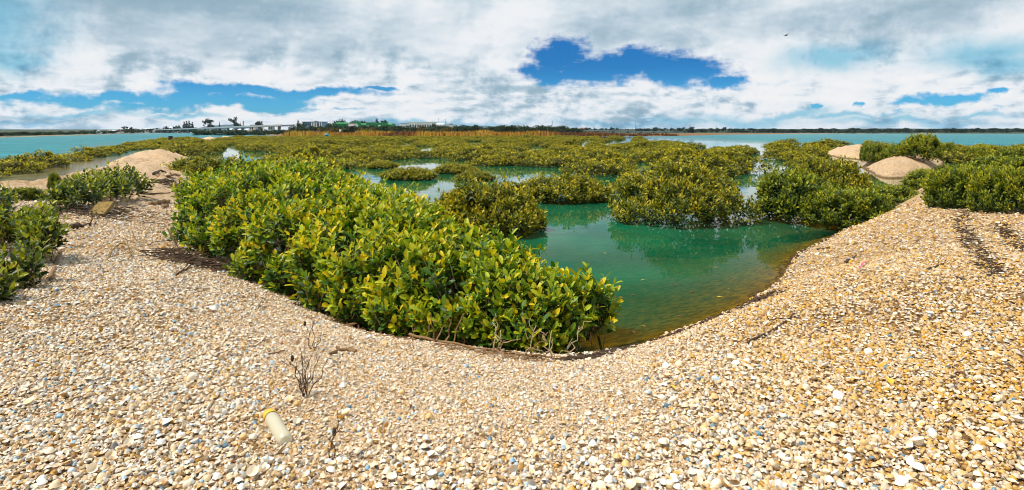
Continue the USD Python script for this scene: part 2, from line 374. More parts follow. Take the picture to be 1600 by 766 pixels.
def water_material():
    g = Graph()
    pos = g("geometry", "position")
    col = g("attribute", "color", attribute="body")
    prop = g("separate_color", color_type="rgb", color=g("attribute", "color", attribute="state"))
    opac, rough, _ = (Ref(f"{prop}.{k}") for k in "rgb")
    swirl = g.noise(g.vm("add", pos, g.vm("multiply", g.noise(pos, 0.35, 2, 0.5, "color"), (3.0, 3.0, 0.0))), 0.9, 5, 0.62)
    rings = g("wave_texture", "fac", wave_type="rings", rings_direction="z", profile="sine", vector=g.vm("subtract", g.vm("multiply", pos, (1.0, 0.8, 1.0)), (1.6, 9.5, 0)), scale=0.16, distortion=3.2, detail=4.0, detail_scale=1.2, detail_roughness=0.6)
    rings = g.lin(rings, 0.0, 1.0, 0.82, 1.15)
    col = g("hsv", "color", hue=0.5, saturation=1.0, value=g.m("multiply", g.lin(swirl, 0.3, 0.7, 0.78, 1.25), rings), color=col, fac=1.0)
    w1 = g.noise(g.vm("multiply", pos, (1.0, 2.2, 1.0)), 3.2, 3, 0.5)
    w2 = g.noise(pos, 1.1, 2, 0.5)
    hgt = g("mix_float", "result", fac=rough, a=g.m("multiply", w2, 0.045), b=g.m("multiply", w1, 1.0))
    b = g("bump", "normal", height=hgt, strength=1.0, distance=0.09)
    seaw = g.m("multiply", g.m("subtract", g.noise(g.vm("multiply", pos, (0.35, 1.0, 1.0)), 0.25, 4, 0.65), 0.5), rough)
    col = g("hsv", "color", hue=0.5, saturation=1.0, value=g.m("add", 1.0, g.m("multiply", seaw, 2.4)), color=col, fac=1.0)
    under = g("mix_closure", "closure", fac=opac, closure1=g("transparent_bsdf", "BSDF", color=(0.80, 0.76, 0.42)), closure2=g("diffuse_bsdf", "BSDF", color=col))
    gl = g("glossy_bsdf", "BSDF", color=(1, 1, 1), distribution="ggx", roughness=g.m("multiply", rough, 0.25), normal=b)
    fr = g("fresnel", "fac", IOR=1.33, normal=b)
    fr = g.m("multiply", g.m("multiply", fr, g.ss(fr, 0.18, 0.56)), g.lin(rough, 0, 1, 1.0, 0.5))
    return g.build("water_look", surface=g("mix_closure", "closure", fac=fr, closure1=under, closure2=gl))
M["water"] = water_material()

# ------------------------------------------------------------------ terrain
def poly(pts, world=()):
    return Polygon([tuple(at(*p)[:2]) for p in pts] + list(world)).buffer(0)
bank = poly([(-900, 330), (-300, 325), (-100, 315), (0, 305), (30, 300), (100, 286), (150, 268), (190, 252), (212, 243), (235, 239), (262, 241), (300, 250), (322, 262), (318, 290),
             (330, 350), (350, 398), (365, 418), (395, 432), (450, 463), (500, 493), (600, 527), (700, 547), (800, 561), (870, 566), (930, 559), (1000, 537), (1100, 507), (1150, 487),
             (1190, 452), (1240, 407), (1300, 373), (1370, 341), (1420, 312), (1455, 288), (1490, 270), (1600, 258), (1800, 256), (2300, 270)], [(70, -40), (-70, -40)])
mound_near = poly([(1350, 262), (1362, 272), (1390, 280), (1422, 277), (1470, 262), (1480, 248), (1440, 243), (1395, 245), (1360, 252)])
mound_far = poly([(1290, 241), (1312, 247), (1345, 250), (1375, 245), (1380, 238), (1350, 233), (1310, 235)])
bar_a = poly([(312, 218), (325, 219), (340, 217), (332, 215), (318, 216)])
bar_b = poly([(345, 214.5), (352, 215.6), (362, 215), (358, 213.6)])
far_land = poly([(-2400, 232), (-1200, 226), (-300, 218), (0, 215), (100, 212), (180, 209.6), (240, 208.2), (300, 207.8), (368, 208.0), (385, 209.8), (420, 211.5), (450, 213), (520, 214), (700, 214.5),
                 (850, 214), (950, 213.5), (1050, 212.8), (1090, 211.8), (1140, 210.3), (1250, 209.2), (1400, 209), (1700, 209.3), (2200, 211), (3500, 216)], [(9000, 2000), (9000, 9000), (-9000, 9000), (-9000, 800)])
near_land = shapely.union_all([bank, mound_near, mound_far, bar_a, bar_b])
BUMPS = [(4.2, 5.2, 0.16, 2.4), (-22.0, 37, 0.20, 2.6), (-18.5, 31, 0.10, 1.8), (-25.5, 43, 0.12, 2.5), (-16, 27, -0.08, 1.6), (-13.5, 24, 0.12, 4.0), (-3.6, 4.6, 0.06, 2.0), (7.5, 9.5, 0.10, 2.5), (12, 18, 0.15, 5), (8.9, 13.2, 0.20, 4.2)]
mounds = shapely.union_all([mound_near, mound_far]).buffer(1.0)
shapely.prepare(mounds)
shapely.prepare(near_land); shapely.prepare(far_land)
edge_near, edge_far = near_land.boundary, far_land.boundary

def terrain(x, y):
    """Height and (fine, marsh, far) of the ground at the points x, y."""
    x, y = np.asarray(x, float), np.asarray(y, float)
    pts = shapely.points(x, y)
    wob = meshkit.fbm(np.stack([x * 0.9, y * 0.9, x * 0], -1), 4, 3) - 0.5
    dn = shapely.distance(edge_near, pts) * np.where(shapely.contains(near_land, pts), 1, -1) + wob * np.clip(0.25 + 0.01 * np.hypot(x, y), 0, 1.2)
    rr = np.hypot(x, y)
    z = np.where(dn > 0, 0.56 * (1 - np.exp(-np.maximum(dn, 0) / np.where(shapely.contains(mounds, pts), 0.55, 1.15))) + 0.14 * np.clip(dn / 7, 0, 1), -0.75 * (1 - np.exp(np.minimum(dn, 0) / 1.5)))
    inside = np.clip(dn / 1.2, 0, 1)
    inside = np.where(rr > 20, np.sqrt(inside), inside)
    for bx, by, h, r in BUMPS:
        z = z + h * np.exp(-((x - bx) ** 2 + (y - by) ** 2) / r ** 2) * inside
    rocky = np.clip(rr / 14 - 0.7, 0, 1)
    z = z + inside * rocky * 0.42 * (meshkit.fbm(np.stack([x * 0.75 + y * .3, y * 0.55, x * 0 + 15], -1), 4, 17) - 0.5)
    berm = dn * 1.1 + 2.2 * meshkit.fbm(np.stack([x * 0.3, y * 0.3, x * 0 + 31], -1), 3, 41)
    z = z + inside * rocky * 0.13 * ((berm % 1.0) ** 2 - 0.33)
    z = z + inside * 0.14 * (meshkit.fbm(np.stack([x * 0.35, y * 0.35, x * 0 + 5], -1), 4, 11) - 0.5)
    z = z + inside * 0.035 * (meshkit.fbm(np.stack([x * 2.3, y * 2.3, x * 0 + 9], -1), 3, 21) - 0.5)
    fz = np.zeros_like(z); marsh = np.zeros_like(z); far = np.zeros_like(z)
    m = rr > 90
    if m.any():
        df = shapely.distance(edge_far, pts[m]) * np.where(shapely.contains(far_land, pts[m]), 1, -1)
        X, Y = x[m], y[m]
        zf = np.where(df > 0, 0.35 * (1 - np.exp(-np.maximum(df, 0) / 8)) + 0.0105 * np.clip(df - 70, 0, 700), -0.8)
        z[m] = np.where(df > 0, zf, z[m])
        far[m] = np.clip((df - 70) / 15, 0, 1)
        pxm = 800 + F * X / np.maximum(Y, 1); marsh[m] = np.where(df > -2, 1 - far[m], 0) * np.clip((pxm - 330) / 60, 0, 1) * np.clip((1330 - pxm) / 120, 0, 1)
        far[m] = np.maximum(far[m], np.where(df > 3, 1 - marsh[m], 0))
    ta = x / np.maximum(y, 0.2) + 0.22 * (meshkit.fbm(np.stack([x * 0.8, y * 0.8, x * 0 + 2], -1), 3, 5) - 0.5)
    fine = np.clip((ta + 0.52) / 0.2, 0, 1) * np.clip((0.36 - ta) / 0.14, 0, 1) * np.clip((y - 2.0) / 0.9, 0.25, 1)
    return z, np.stack([fine, marsh, far], -1)

ang = np.concatenate([np.arange(-180, -54, 6.0), np.arange(-54, 54.01, 0.25), np.arange(60, 180, 6.0)]) * PI / 180
rad = np.concatenate([[0.02], np.concatenate([np.geomspace(0.8, 14, 140)[:-1], np.geomspace(14, 70, 190)[:-1], np.geomspace(70, 9000, 190)])])
A, R = np.meshgrid(ang, rad)
GX, GY = R * np.sin(A), R * np.cos(A)
GZ, ZONE = terrain(GX.ravel(), GY.ravel())
GZ = GZ.reshape(GX.shape)
nr, na = GX.shape
ii, jj = np.meshgrid(np.arange(nr - 1), np.arange(na), indexing="ij")
ii, jj = ii.ravel(), jj.ravel(); kk = (jj + 1) % na
quad = np.stack([ii * na + jj, ii * na + kk, (ii + 1) * na + kk, (ii + 1) * na + jj], 1)
gf = np.vstack([quad[:, [0, 1, 2]], quad[:, [0, 2, 3]]])
gv = np.stack([GX.ravel(), GY.ravel(), GZ.ravel()], 1)
COVER = np.clip((10.5 - R.ravel()) / 5.0, 0, 1)  # weight of the painted gap shade: full close by, fading with distance
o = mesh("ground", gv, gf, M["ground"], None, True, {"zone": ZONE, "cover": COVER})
tag(o, "pale shell bank and muddy bed of the lagoon, running back to the far shore", "ground", None, "structure")

lagoon = poly([(-400, 330), (0, 300), (60, 262), (130, 243), (200, 226), (262, 216.5), (330, 214.5), (450, 213), (900, 213), (1060, 215), (1120, 219), (1230, 224), (1350, 228), (1480, 236), (1700, 245), (1800, 300), (900, 700)])
GPTS = shapely.points(GX.ravel(), GY.ravel())
dl = shapely.distance(lagoon.boundary, GPTS) * np.where(shapely.contains(lagoon, GPTS), -1, 1)
rg = R.ravel()
sea = np.clip(0.5 + dl / (0.12 * rg + 1), 0, 1)
depth = np.maximum(-gv[:, 2], 0)
opac = 1 - np.exp(-depth * 1.9)
opac = np.maximum(opac, np.clip(rg / 40 - 0.5, 0, 0.9) * (depth > 0.1))
brown = np.clip(1.6 * np.exp(-((GX.ravel() + 24) ** 2 + (GY.ravel() - 34) ** 2) / 13 ** 2), 0, 1) * (GX.ravel() < -11)
green = np.array([0.0005, 0.102, 0.044]); teal = np.array([0.004, 0.165, 0.190]); mud = np.array([0.24, 0.15, 0.022])
body = green + sea[:, None] * (teal - green)
body = body + (brown * (1 - 0.7 * sea))[:, None] * (mud - body)
wf = gf[(gv[gf, 2].min(1) < 0.03)]
use = np.unique(wf); remap = np.full(len(gv), -1); remap[use] = np.arange(len(use))
wv = gv[use].copy(); wv[:, 2] = 0.0
o = mesh("water", wv, remap[wf], M["water"], None, True, {"body": body[use], "state": np.stack([opac, sea, sea * 0], 1)[use]})
tag(o, "green lagoon water between the mangroves turning turquoise in the open bay", "water", None, "structure")

def ground_z(x, y):
    return float(terrain(np.array([x]), np.array([y]))[0][0])

# ------------------------------------------------------------------ mangroves
LEAF_V = np.array([[0, 0, 0], [.36, 0, -.01], [.72, 0, -.05], [1, 0, -.12], [.2, .13, .03], [.5, .235, .05], [.82, .17, -.01], [.2, -.13, .03], [.5, -.235, .05], [.82, -.17, -.01]])
LEAF_F = np.array([[0, 1, 4], [1, 5, 4], [1, 2, 5], [2, 6, 5], [2, 3, 6], [0, 7, 1], [1, 7, 8], [1, 8, 2], [2, 8, 9], [2, 9, 3]])
LEAF4_V = np.array([[0, 0, 0], [.55, .24, .05], [.55, -.24, .05], [1, 0, -.1], [.55, 0, -.02]])
LEAF4_F = np.array([[0, 4, 1], [4, 3, 1], [0, 2, 4], [4, 2, 3]])
LEAF2_V = np.array([[0, 0, 0], [.58, .27, .0], [.58, -.27, .0], [1, 0, -.08]])
LEAF2_F = np.array([[0, 3, 1], [0, 2, 3]])
def unit(v):
    return v / (np.linalg.norm(v, axis=-1, keepdims=True) + 1e-12)
def sprigs(lobes, n, seed, leaf=0.10, per=8, hug=0.22, up=0.75, floor=0.02, twig=0.2, gap=0.38, clump=4.2, spread=0.035):
    """Leaf frames (origin, along, across, normal, length, tint) of n sprigs spread over the outside of the lobes (cx, cy, cz, rx, ry, rz)."""
    r = np.random.default_rng(seed)
    L = np.asarray(lobes, float)
    w = (L[:, 3] * L[:, 4] + L[:, 3] * L[:, 5] + L[:, 4] * L[:, 5]); w /= w.sum()
    c, out = r.choice(len(L), n * 4, p=w), unit(r.normal(size=(n * 4, 3)))
    out[:, 2] = np.where(out[:, 2] < -0.25, -out[:, 2], out[:, 2])
    P = L[c, :3] + out * L[c, 3:6] * (1 - hug * r.random((n * 4, 1)) ** 1.6)
    deep = np.min(np.linalg.norm((P[:, None] - L[None, :, :3]) / L[None, :, 3:6], axis=2), axis=1)
    keep = (deep > 0.72) & (P[:, 2] > floor)
    P, out, c = P[keep][:n], unit(out[keep][:n] / L[c[keep][:n], 3:6]), c[keep][:n]
    n = len(P)
    # clumps: drop sprigs where a slow noise is low, so that dark gaps stay open
    nz = meshkit.fbm(P * clump, 3, seed % 97)
    ok = nz > np.where(P[:, 2] < 0.33 * P[:, 2].max(), gap - 0.10, gap)
    P, out, nz = P[ok], out[ok], nz[ok]; n = len(P)
    axis = unit(out * 0.8 + np.array([0, 0, up]) + r.normal(size=(n, 3)) * 0.28)
    a = unit(np.cross(axis, r.normal(size=(n, 3)))); b = np.cross(axis, a)
    P = P + axis * np.minimum(r.exponential(spread, (n, 1)), 5 * spread) * np.clip(out[:, 2:3] + 0.3, 0, 1) * (leaf / 0.11)
    k = np.arange(per)
    along = (k // 2) / max(1, per // 2 - 1)
    spin = (k % 2) * PI + (k // 2 % 2) * PI / 2
    ph = spin[None] + r.normal(size=(n, per)) * 0.35
    side = np.cos(ph)[..., None] * a[:, None] + np.sin(ph)[..., None] * b[:, None]
    open_ = np.radians(72 - 40 * along)[None] + r.normal(size=(n, per)) * 0.16
    dirn = unit(np.cos(open_)[..., None] * axis[:, None] + np.sin(open_)[..., None] * side)
    tw = twig * (0.7 + 0.6 * r.random((n, 1)))
    org = P[:, None] + axis[:, None] * ((along[None] - 1) * tw)[..., None]
    nrm = unit(axis[:, None] - dirn * np.sum(dirn * axis[:, None], -1, keepdims=True))
    acr = np.cross(nrm, dirn)
    ln = leaf * (0.55 + 0.65 * r.random((n, per))) * (0.8 + 0.4 * r.random((n, 1))) * (1.05 - 0.25 * along[None])
    tint = 0.29 + 0.42 * along[None] ** 1.5 + 0.5 * (nz[:, None] - 0.5) + r.normal(size=(n, per)) * 0.07 + r.normal(size=(n, 1)) * 0.15
    tint = tint + (r.random((n, per)) < 0.03) * 0.5
    q = lambda t: t.reshape(-1, 3)
    return q(org), q(dirn), q(acr), q(nrm), ln.ravel(), np.clip(tint, 0, 1).ravel(), (P, axis, tw.ravel())
def leaf_mesh(fr, V, Fc, sel=None):
    o, d, a, n, l, t = (x if sel is None else x[sel] for x in fr[:6])
    v = o[:, None] + l[:, None, None] * (V[None, :, :1] * d[:, None] + V[None, :, 1:2] * a[:, None] + V[None, :, 2:] * n[:, None])
    f = Fc[None] + (np.arange(len(o)) * len(V))[:, None, None]
    return v.reshape(-1, 3), f.reshape(-1, 3), np.repeat(t, len(V))
def branch_path(r, a, b, sag=0.12, n=6):
    t = np.linspace(0, 1, n)[:, None]
    off = r.normal(size=3) * sag * np.linalg.norm(np.subtract(b, a))
    return np.asarray(a) * (1 - t) + np.asarray(b) * t + off * np.sin(PI * t) + r.normal(size=(n, 3)) * 0.012 * np.sin(PI * t)
def twigs_mesh(info, step, rad=0.003):
    P, axis, tw = info
    return join([tube(np.stack([p - ax * w * 1.7, p - ax * w * 0.4]), [rad * 1.5, rad], 3) for p, ax, w in list(zip(P, axis, tw))[::step]])
def shrub(name, label, loc, lobes, n, seed, mat, leaf=0.10, individual=0, group=None, scale=None, rz=0.0, stems=7, per=8, tpl=None, up=0.75, hug=0.22, gap=0.38, clump=4.2, spread=0.035):
    """A mangrove shrub: branches and leaves; the leaves nearest the camera are parts of their own when individual > 0."""
    t = thing(name, label, "mangrove shrub", loc, rz, scale, group)
    fr = sprigs(lobes, n, seed, leaf, per, hug, up, gap=gap, clump=clump, spread=spread)
    V, Fc = tpl or (LEAF_V, LEAF_F)
    r = np.random.default_rng(seed + 5)
    sel = np.ones(len(fr[0]), bool)
    if individual:
        cam_ = np.array([0, 0, EYE]) - np.asarray(loc, float)
        d = np.linalg.norm(fr[0] - cam_, axis=1) + 0.25 * (fr[0][:, 2] < 0.12)
        for i in np.argsort(d)[:individual]:
            v, f, tt = leaf_mesh(fr, V, Fc, [i])
            mesh("leaf", v, f, mat, t, False, {"tint": tt})
            sel[i] = False
    v, f, tt = leaf_mesh(fr, V, Fc, sel)
    tag(mesh("foliage", v, f, mat, t, False, {"tint": tt}), kind="stuff")
    L = np.asarray(lobes, float)
    for k in range(stems):
        c = L[k % len(L)]
        foot = np.array([c[0] * 0.55 + r.normal() * 0.12, c[1] * 0.55 + r.normal() * 0.12, -0.25])
        tip = c[:3] + unit(r.normal(size=3) + [0, 0, 0.8]) * c[3:6] * 0.65
        p = branch_path(r, foot, tip)
        mesh("branch", *tube(p, np.linspace(0.015, 0.005, len(p)), 5), M["bark"] if k % 4 else M["twig_pale"], t)
    if n < 1500 or individual:
        tag(mesh("twig", *twigs_mesh(fr[6], 1 if individual else 4), M["twig_pale"] if individual else M["bark"], t), kind="stuff")
    return t
def W(px, py, z=0.0):
    return at(px, py, z)
def lobe_at(origin, px, y, z, r, rz=None):
    return (fix(px, y) - origin[0], y - origin[1], z - origin[2], r, r, rz or r)

# the big shrubs at the water's edge in front
def front_shrub(label, spec, n, seed, stems=9, gap=0.455):
    """spec: lobes (pixel column, distance, height of centre, radius, vertical radius)."""
    X = np.mean([fix(s[0], s[1]) for s in spec]); Y = np.mean([s[1] for s in spec])
    loc = (X, Y, 0.0)
    lobes = [(fix(s[0], s[1]) - X, s[1] - Y, s[2], s[3], s[3], s[4]) for s in spec]
    return shrub("mangrove_shrub", label, loc, lobes, n, seed, M["leaf_near"], 0.105, 300, "large mangrove shrubs at the edge of the shell bank", stems=stems, hug=0.45, gap=gap, clump=2.7, spread=0.055)
front_shrub("yellow-green mangrove shrub at the near end of the thicket, bare stems showing over brown shallows",
            [(862, 5.75, 0.26, 0.36, 0.26), (800, 5.85, 0.33, 0.42, 0.32), (905, 5.9, 0.22, 0.26, 0.2), (775, 6.3, 0.42, 0.42, 0.34), (790, 5.58, 0.14, 0.24, 0.16), (745, 5.75, 0.16, 0.26, 0.18), (918, 5.85, 0.26, 0.26, 0.22), (880, 5.6, 0.24, 0.26, 0.2), (930, 6.0, 0.22, 0.2, 0.16), (850, 5.5, 0.15, 0.22, 0.15), (820, 5.5, 0.14, 0.24, 0.15)], 1500, 101, gap=0.36)
front_shrub("broad mangrove shrub with the largest bright leaves, middle of the thicket above the shells",
            [(715, 6.1, 0.36, 0.44, 0.34), (650, 6.3, 0.42, 0.46, 0.4), (700, 6.8, 0.52, 0.5, 0.36), (630, 7.2, 0.55, 0.5, 0.42), (735, 7.0, 0.5, 0.4, 0.3), (690, 5.8, 0.15, 0.26, 0.17), (625, 6.0, 0.17, 0.3, 0.2)], 1800, 102)
front_shrub("leafy mangrove shrub in the thicket with a pale bent branch low at its front",
            [(570, 6.75, 0.42, 0.46, 0.42), (520, 7.2, 0.45, 0.48, 0.44), (590, 7.7, 0.62, 0.55, 0.42), (520, 8.2, 0.65, 0.55, 0.46), (625, 8.3, 0.68, 0.5, 0.36), (560, 6.35, 0.18, 0.28, 0.2), (505, 6.75, 0.18, 0.3, 0.22)], 1850, 103)
front_shrub("tall mangrove shrub with deep shade between its stems, beside the dry brush pile",
            [(445, 7.9, 0.5, 0.5, 0.5), (395, 8.5, 0.5, 0.52, 0.5), (460, 9.0, 0.72, 0.62, 0.5), (400, 9.8, 0.78, 0.7, 0.5), (520, 9.6, 0.75, 0.6, 0.45), (455, 7.3, 0.2, 0.3, 0.22), (400, 7.9, 0.22, 0.32, 0.24)], 2100, 104)
front_shrub("mangrove shrub at the far left end of the thicket, next to the shell spit",
            [(330, 9.6, 0.5, 0.48, 0.46), (345, 10.6, 0.65, 0.62, 0.48), (400, 11.4, 0.8, 0.75, 0.5), (330, 11.8, 0.66, 0.6, 0.45), (325, 8.9, 0.35, 0.3, 0.26), (300, 9.6, 0.3, 0.3, 0.26)], 1650, 105)
front_shrub("mangrove shrub at the back of the thicket beside the pale open pool",
            [(560, 9.6, 0.62, 0.62, 0.42), (610, 9.3, 0.62, 0.5, 0.4), (490, 11.2, 0.78, 0.75, 0.5), (450, 12.6, 0.8, 0.8, 0.5), (530, 12.4, 0.6, 0.7, 0.4)], 1650, 106)

# shrubs of the middle distance and the field: a few shapes, repeated
def dome(seed, R=1.2, H=1.0, k=9):
    r = np.random.default_rng(seed)
    out = []
    for i in range(k):
        a, q = r.random() * 2 * PI, math.sqrt(r.random()) * 0.72
        rr = R * (0.34 + 0.16 * r.random())
        hz = H * (0.78 + 0.2 * r.random()) * (1 - 0.58 * (q / 0.72) ** 2)
        vz = min(hz * 0.95, H * 0.36)
        out.append((q * R * math.cos(a), q * R * math.sin(a), max(hz - vz * 0.75, 0.12), rr, rr, vz))
    for i in range(12):
        a = (i + r.random() * 0.7) * 2 * PI / 12
        rr, q = R * (0.24 + 0.12 * r.random()), 0.62 + 0.16 * r.random()
        hz = H * (0.13 + 0.15 * r.random())
        out.append((q * R * math.cos(a), q * R * math.sin(a), hz, rr, rr, hz * 1.05))
    return out
def proto(kind, seed, R, H, n, mat, leaf, tpl, loc, label, group, scale=None, rz=0.0):
    return shrub("mangrove_shrub", label, loc, dome(seed, R, H), n, seed, mat, leaf, 0, group, scale, rz, 6, 8, tpl, gap=0.43, clump=3.4, spread=0.05)
def on_bank(px, py):
    z = 0.4
    for _ in range(12):
        p = at(px, py, z); z = 0.5 * z + 0.5 * max(ground_z(p[0], p[1]), 0)
    return np.array([*at(px, py, z)[:2], z])
SITES = [  # px, base row, width in px, top row, label
    (757, 372, 190, 280, "round olive mangrove standing alone in the green pool, just past the thicket"),
    (640, 282, 90, 262, "low mangrove islet with pale water on both sides of it"),
    (712, 272, 74, 256, "low mangrove clump in the pale pool, behind the round one in the green pool"),
    (598, 264, 52, 251, "small mangrove clump at the back left of the pale pool"),
    (742, 284, 60, 268, "very low mangrove clump at the right side of the pale pool"),
    (1058, 354, 236, 254, "largest rounded mangrove at the far side of the green pool"),
    (878, 318, 160, 274, "low spreading mangrove joined to the left of the largest rounded one"),
    (1262, 352, 165, 260, "dark mangrove at the right of the green pool, its reflection below"),
    (1335, 360, 150, 286, "dense mangrove where the right shell bank meets the pool"),
    (1292, 305, 120, 247, "mangrove behind the dense one, near the narrow channel to the shell mounds"),
    (1402, 320, 90, 288, "small mangrove on the slope of the right bank, under the shell mound"),
    (1452, 296, 76, 262, "narrow dark mangrove between the shell mound and the leafy bank shrub"),
    (330, 284, 150, 246, "grey-olive mangrove behind the thicket, by the end of the shell spit"),
]
first_mid = []
mats = [M["leaf_mid"], M["leaf_mid"], M["leaf_dark"], M["leaf_mid"]]
sizes = [(1.25, 1.0, 2700), (1.6, 1.15, 2000), (1.2, 1.1, 2700), (1.3, 0.75, 2500)]
order = [0, 3, 3, 3, 3, 1, 3, 2, 2, 0, 2, 2, 3]
def site(px, base, wide, top, zb=None):
    p = at(px, base, 0.0 if zb is None else zb)
    if zb is None:
        g0 = ground_z(p[0], p[1])
        if g0 > 0:
            p = at(px, base, g0)
    half = wide / 2 / F * p[1]
    y = p[1] + half * 0.7
    h = max(0.3, EYE - (top - HOR) / F * (y + 0.25 * half) - p[2])
    return (fix(px, y), y, p[2]), half, h
for (px, base, wide, top, label), k in zip(SITES, order):
    loc, half, h = site(px, base, wide, top)
    Rk, Hk, nk = sizes[k]
    sc = (half / Rk, half / Rk, h / Hk)
    have = [m for m in first_mid if m[0] == k]
    if not have:
        t = proto("mid", 200 + k, Rk, Hk, nk, mats[k], 0.115, (LEAF4_V, LEAF4_F), loc, label, "mangroves around the green pool", sc, 0.3 * k)
        first_mid.append((k, t))
    else:
        copy_of(have[0][1], "mangrove_shrub", label, "mangrove shrub", loc, rng.random() * 6.28, sc, "mangroves around the green pool")
mid_of = dict(first_mid)
BANKSIDE = [  # shrubs that stand on the shell banks
    (45, 314, 52, 288, 0.3, 2, "low mangrove tuft at the lip of the brown channel"),
    (89, 296, 26, 265, 0.3, 2, "little round mangrove on the sand by the brown channel"),
    (1512, 326, 120, 250, 0.6, 2, "large leafy mangrove on the right bank where the dark debris line starts"),
    (1578, 334, 110, 250, 0.6, 2, "large mangrove on the right bank, cut by the picture's right edge"),
    (1484, 322, 50, 284, 0.6, 0, "knee-high mangrove clump on the shells at the foot of the large bank shrubs"),
    (1548, 286, 120, 238, 0.35, 2, "mangrove behind the large bank shrubs, in front of the open bay"),
    (1428, 250, 74, 206, 0.2, 2, "tallest mangrove on the right, standing up against the turquoise bay"),
    (1368, 251, 46, 220, 0.1, 2, "dark mangrove between the two shell mounds"),
    (1474, 250, 40, 220, 0.2, 2, "slender mangrove just right of the tallest one"),
    (1522, 256, 50, 226, 0.2, 2, "thin mangrove by the bay with light showing through"),
    (1588, 262, 60, 226, 0.2, 2, "rounded mangrove by the bay at the far right"),
]
for px, base, wide, top, zb, k, label in BANKSIDE:
    zb = on_bank(px, base)[2]
    loc, half, h = site(px, base, wide, top, zb)
    z = ground_z(loc[0], loc[1]); loc = (loc[0], loc[1], max(z, 0) - 0.04)
    h = h + (zb - max(z, 0))
    Rk, Hk, nk = sizes[k]
    copy_of(mid_of[k], "mangrove_shrub", label, "mangrove shrub", loc, rng.random() * 6.28, (half / Rk, half / Rk, max(h, 0.25) / Hk), "mangroves on the shell banks")

def bank_shrub(label, spec, n, seed, leaf, individual, stems=5):
    """spec: lobes (pixel column, base row on the bank, height of centre above it, radius, vertical radius)."""
    B = [(on_bank(s[0], s[1]), s) for s in spec]
    c = np.mean([b for b, _ in B], axis=0)
    lobes = [(b[0] - c[0], b[1] - c[1], b[2] - c[2] + s[2], s[3], s[3], s[4]) for b, s in B]
    return shrub("mangrove_shrub", label, tuple(c), lobes, n, seed, M["leaf_dark"], leaf, individual, "mangroves on the shell banks", stems=stems, hug=0.35)
bank_shrub("dark mangrove shrub at the left edge of the shells", [(0, 398, .28, .22, .28), (-22, 385, .4, .3, .34), (12, 386, .3, .2, .24), (-8, 372, .4, .2, .22), (2, 362, .42, .15, .15)], 150, 401, .10, 120)
bank_shrub("small upright mangrove beside the grey stick", [(62, 412, .24, .2, .22), (52, 405, .34, .17, .17), (76, 408, .32, .17, .16), (64, 402, .42, .15, .13)], 170, 402, .09, 80)
bank_shrub("mangrove seedling clump in front of the small upright shrub", [(44, 452, .14, .12, .15), (48, 440, .24, .11, .11)], 46, 403, .085, 60, 3)
bank_shrub("mangrove shoot cut by the left edge, nearest of the left clumps", [(-6, 472, .12, .15, .15), (6, 456, .2, .12, .13)], 50, 404, .09, 60, 3)
bank_shrub("spreading mangrove shrub behind the yellow plank on the spit", [(135, 322, .2, .4, .22), (168, 318, .26, .46, .26), (200, 312, .27, .38, .24), (156, 308, .3, .45, .26), (220, 308, .2, .26, .2), (186, 300, .33, .42, .26), (122, 312, .22, .34, .22)], 420, 405, .11, 0, 8)
bank_shrub("low skirt of mangrove to the left of the spreading shrub on the spit", [(96, 330, .2, .3, .2), (112, 326, .26, .3, .22), (84, 326, .14, .2, .16)], 130, 406, .10, 0, 4)

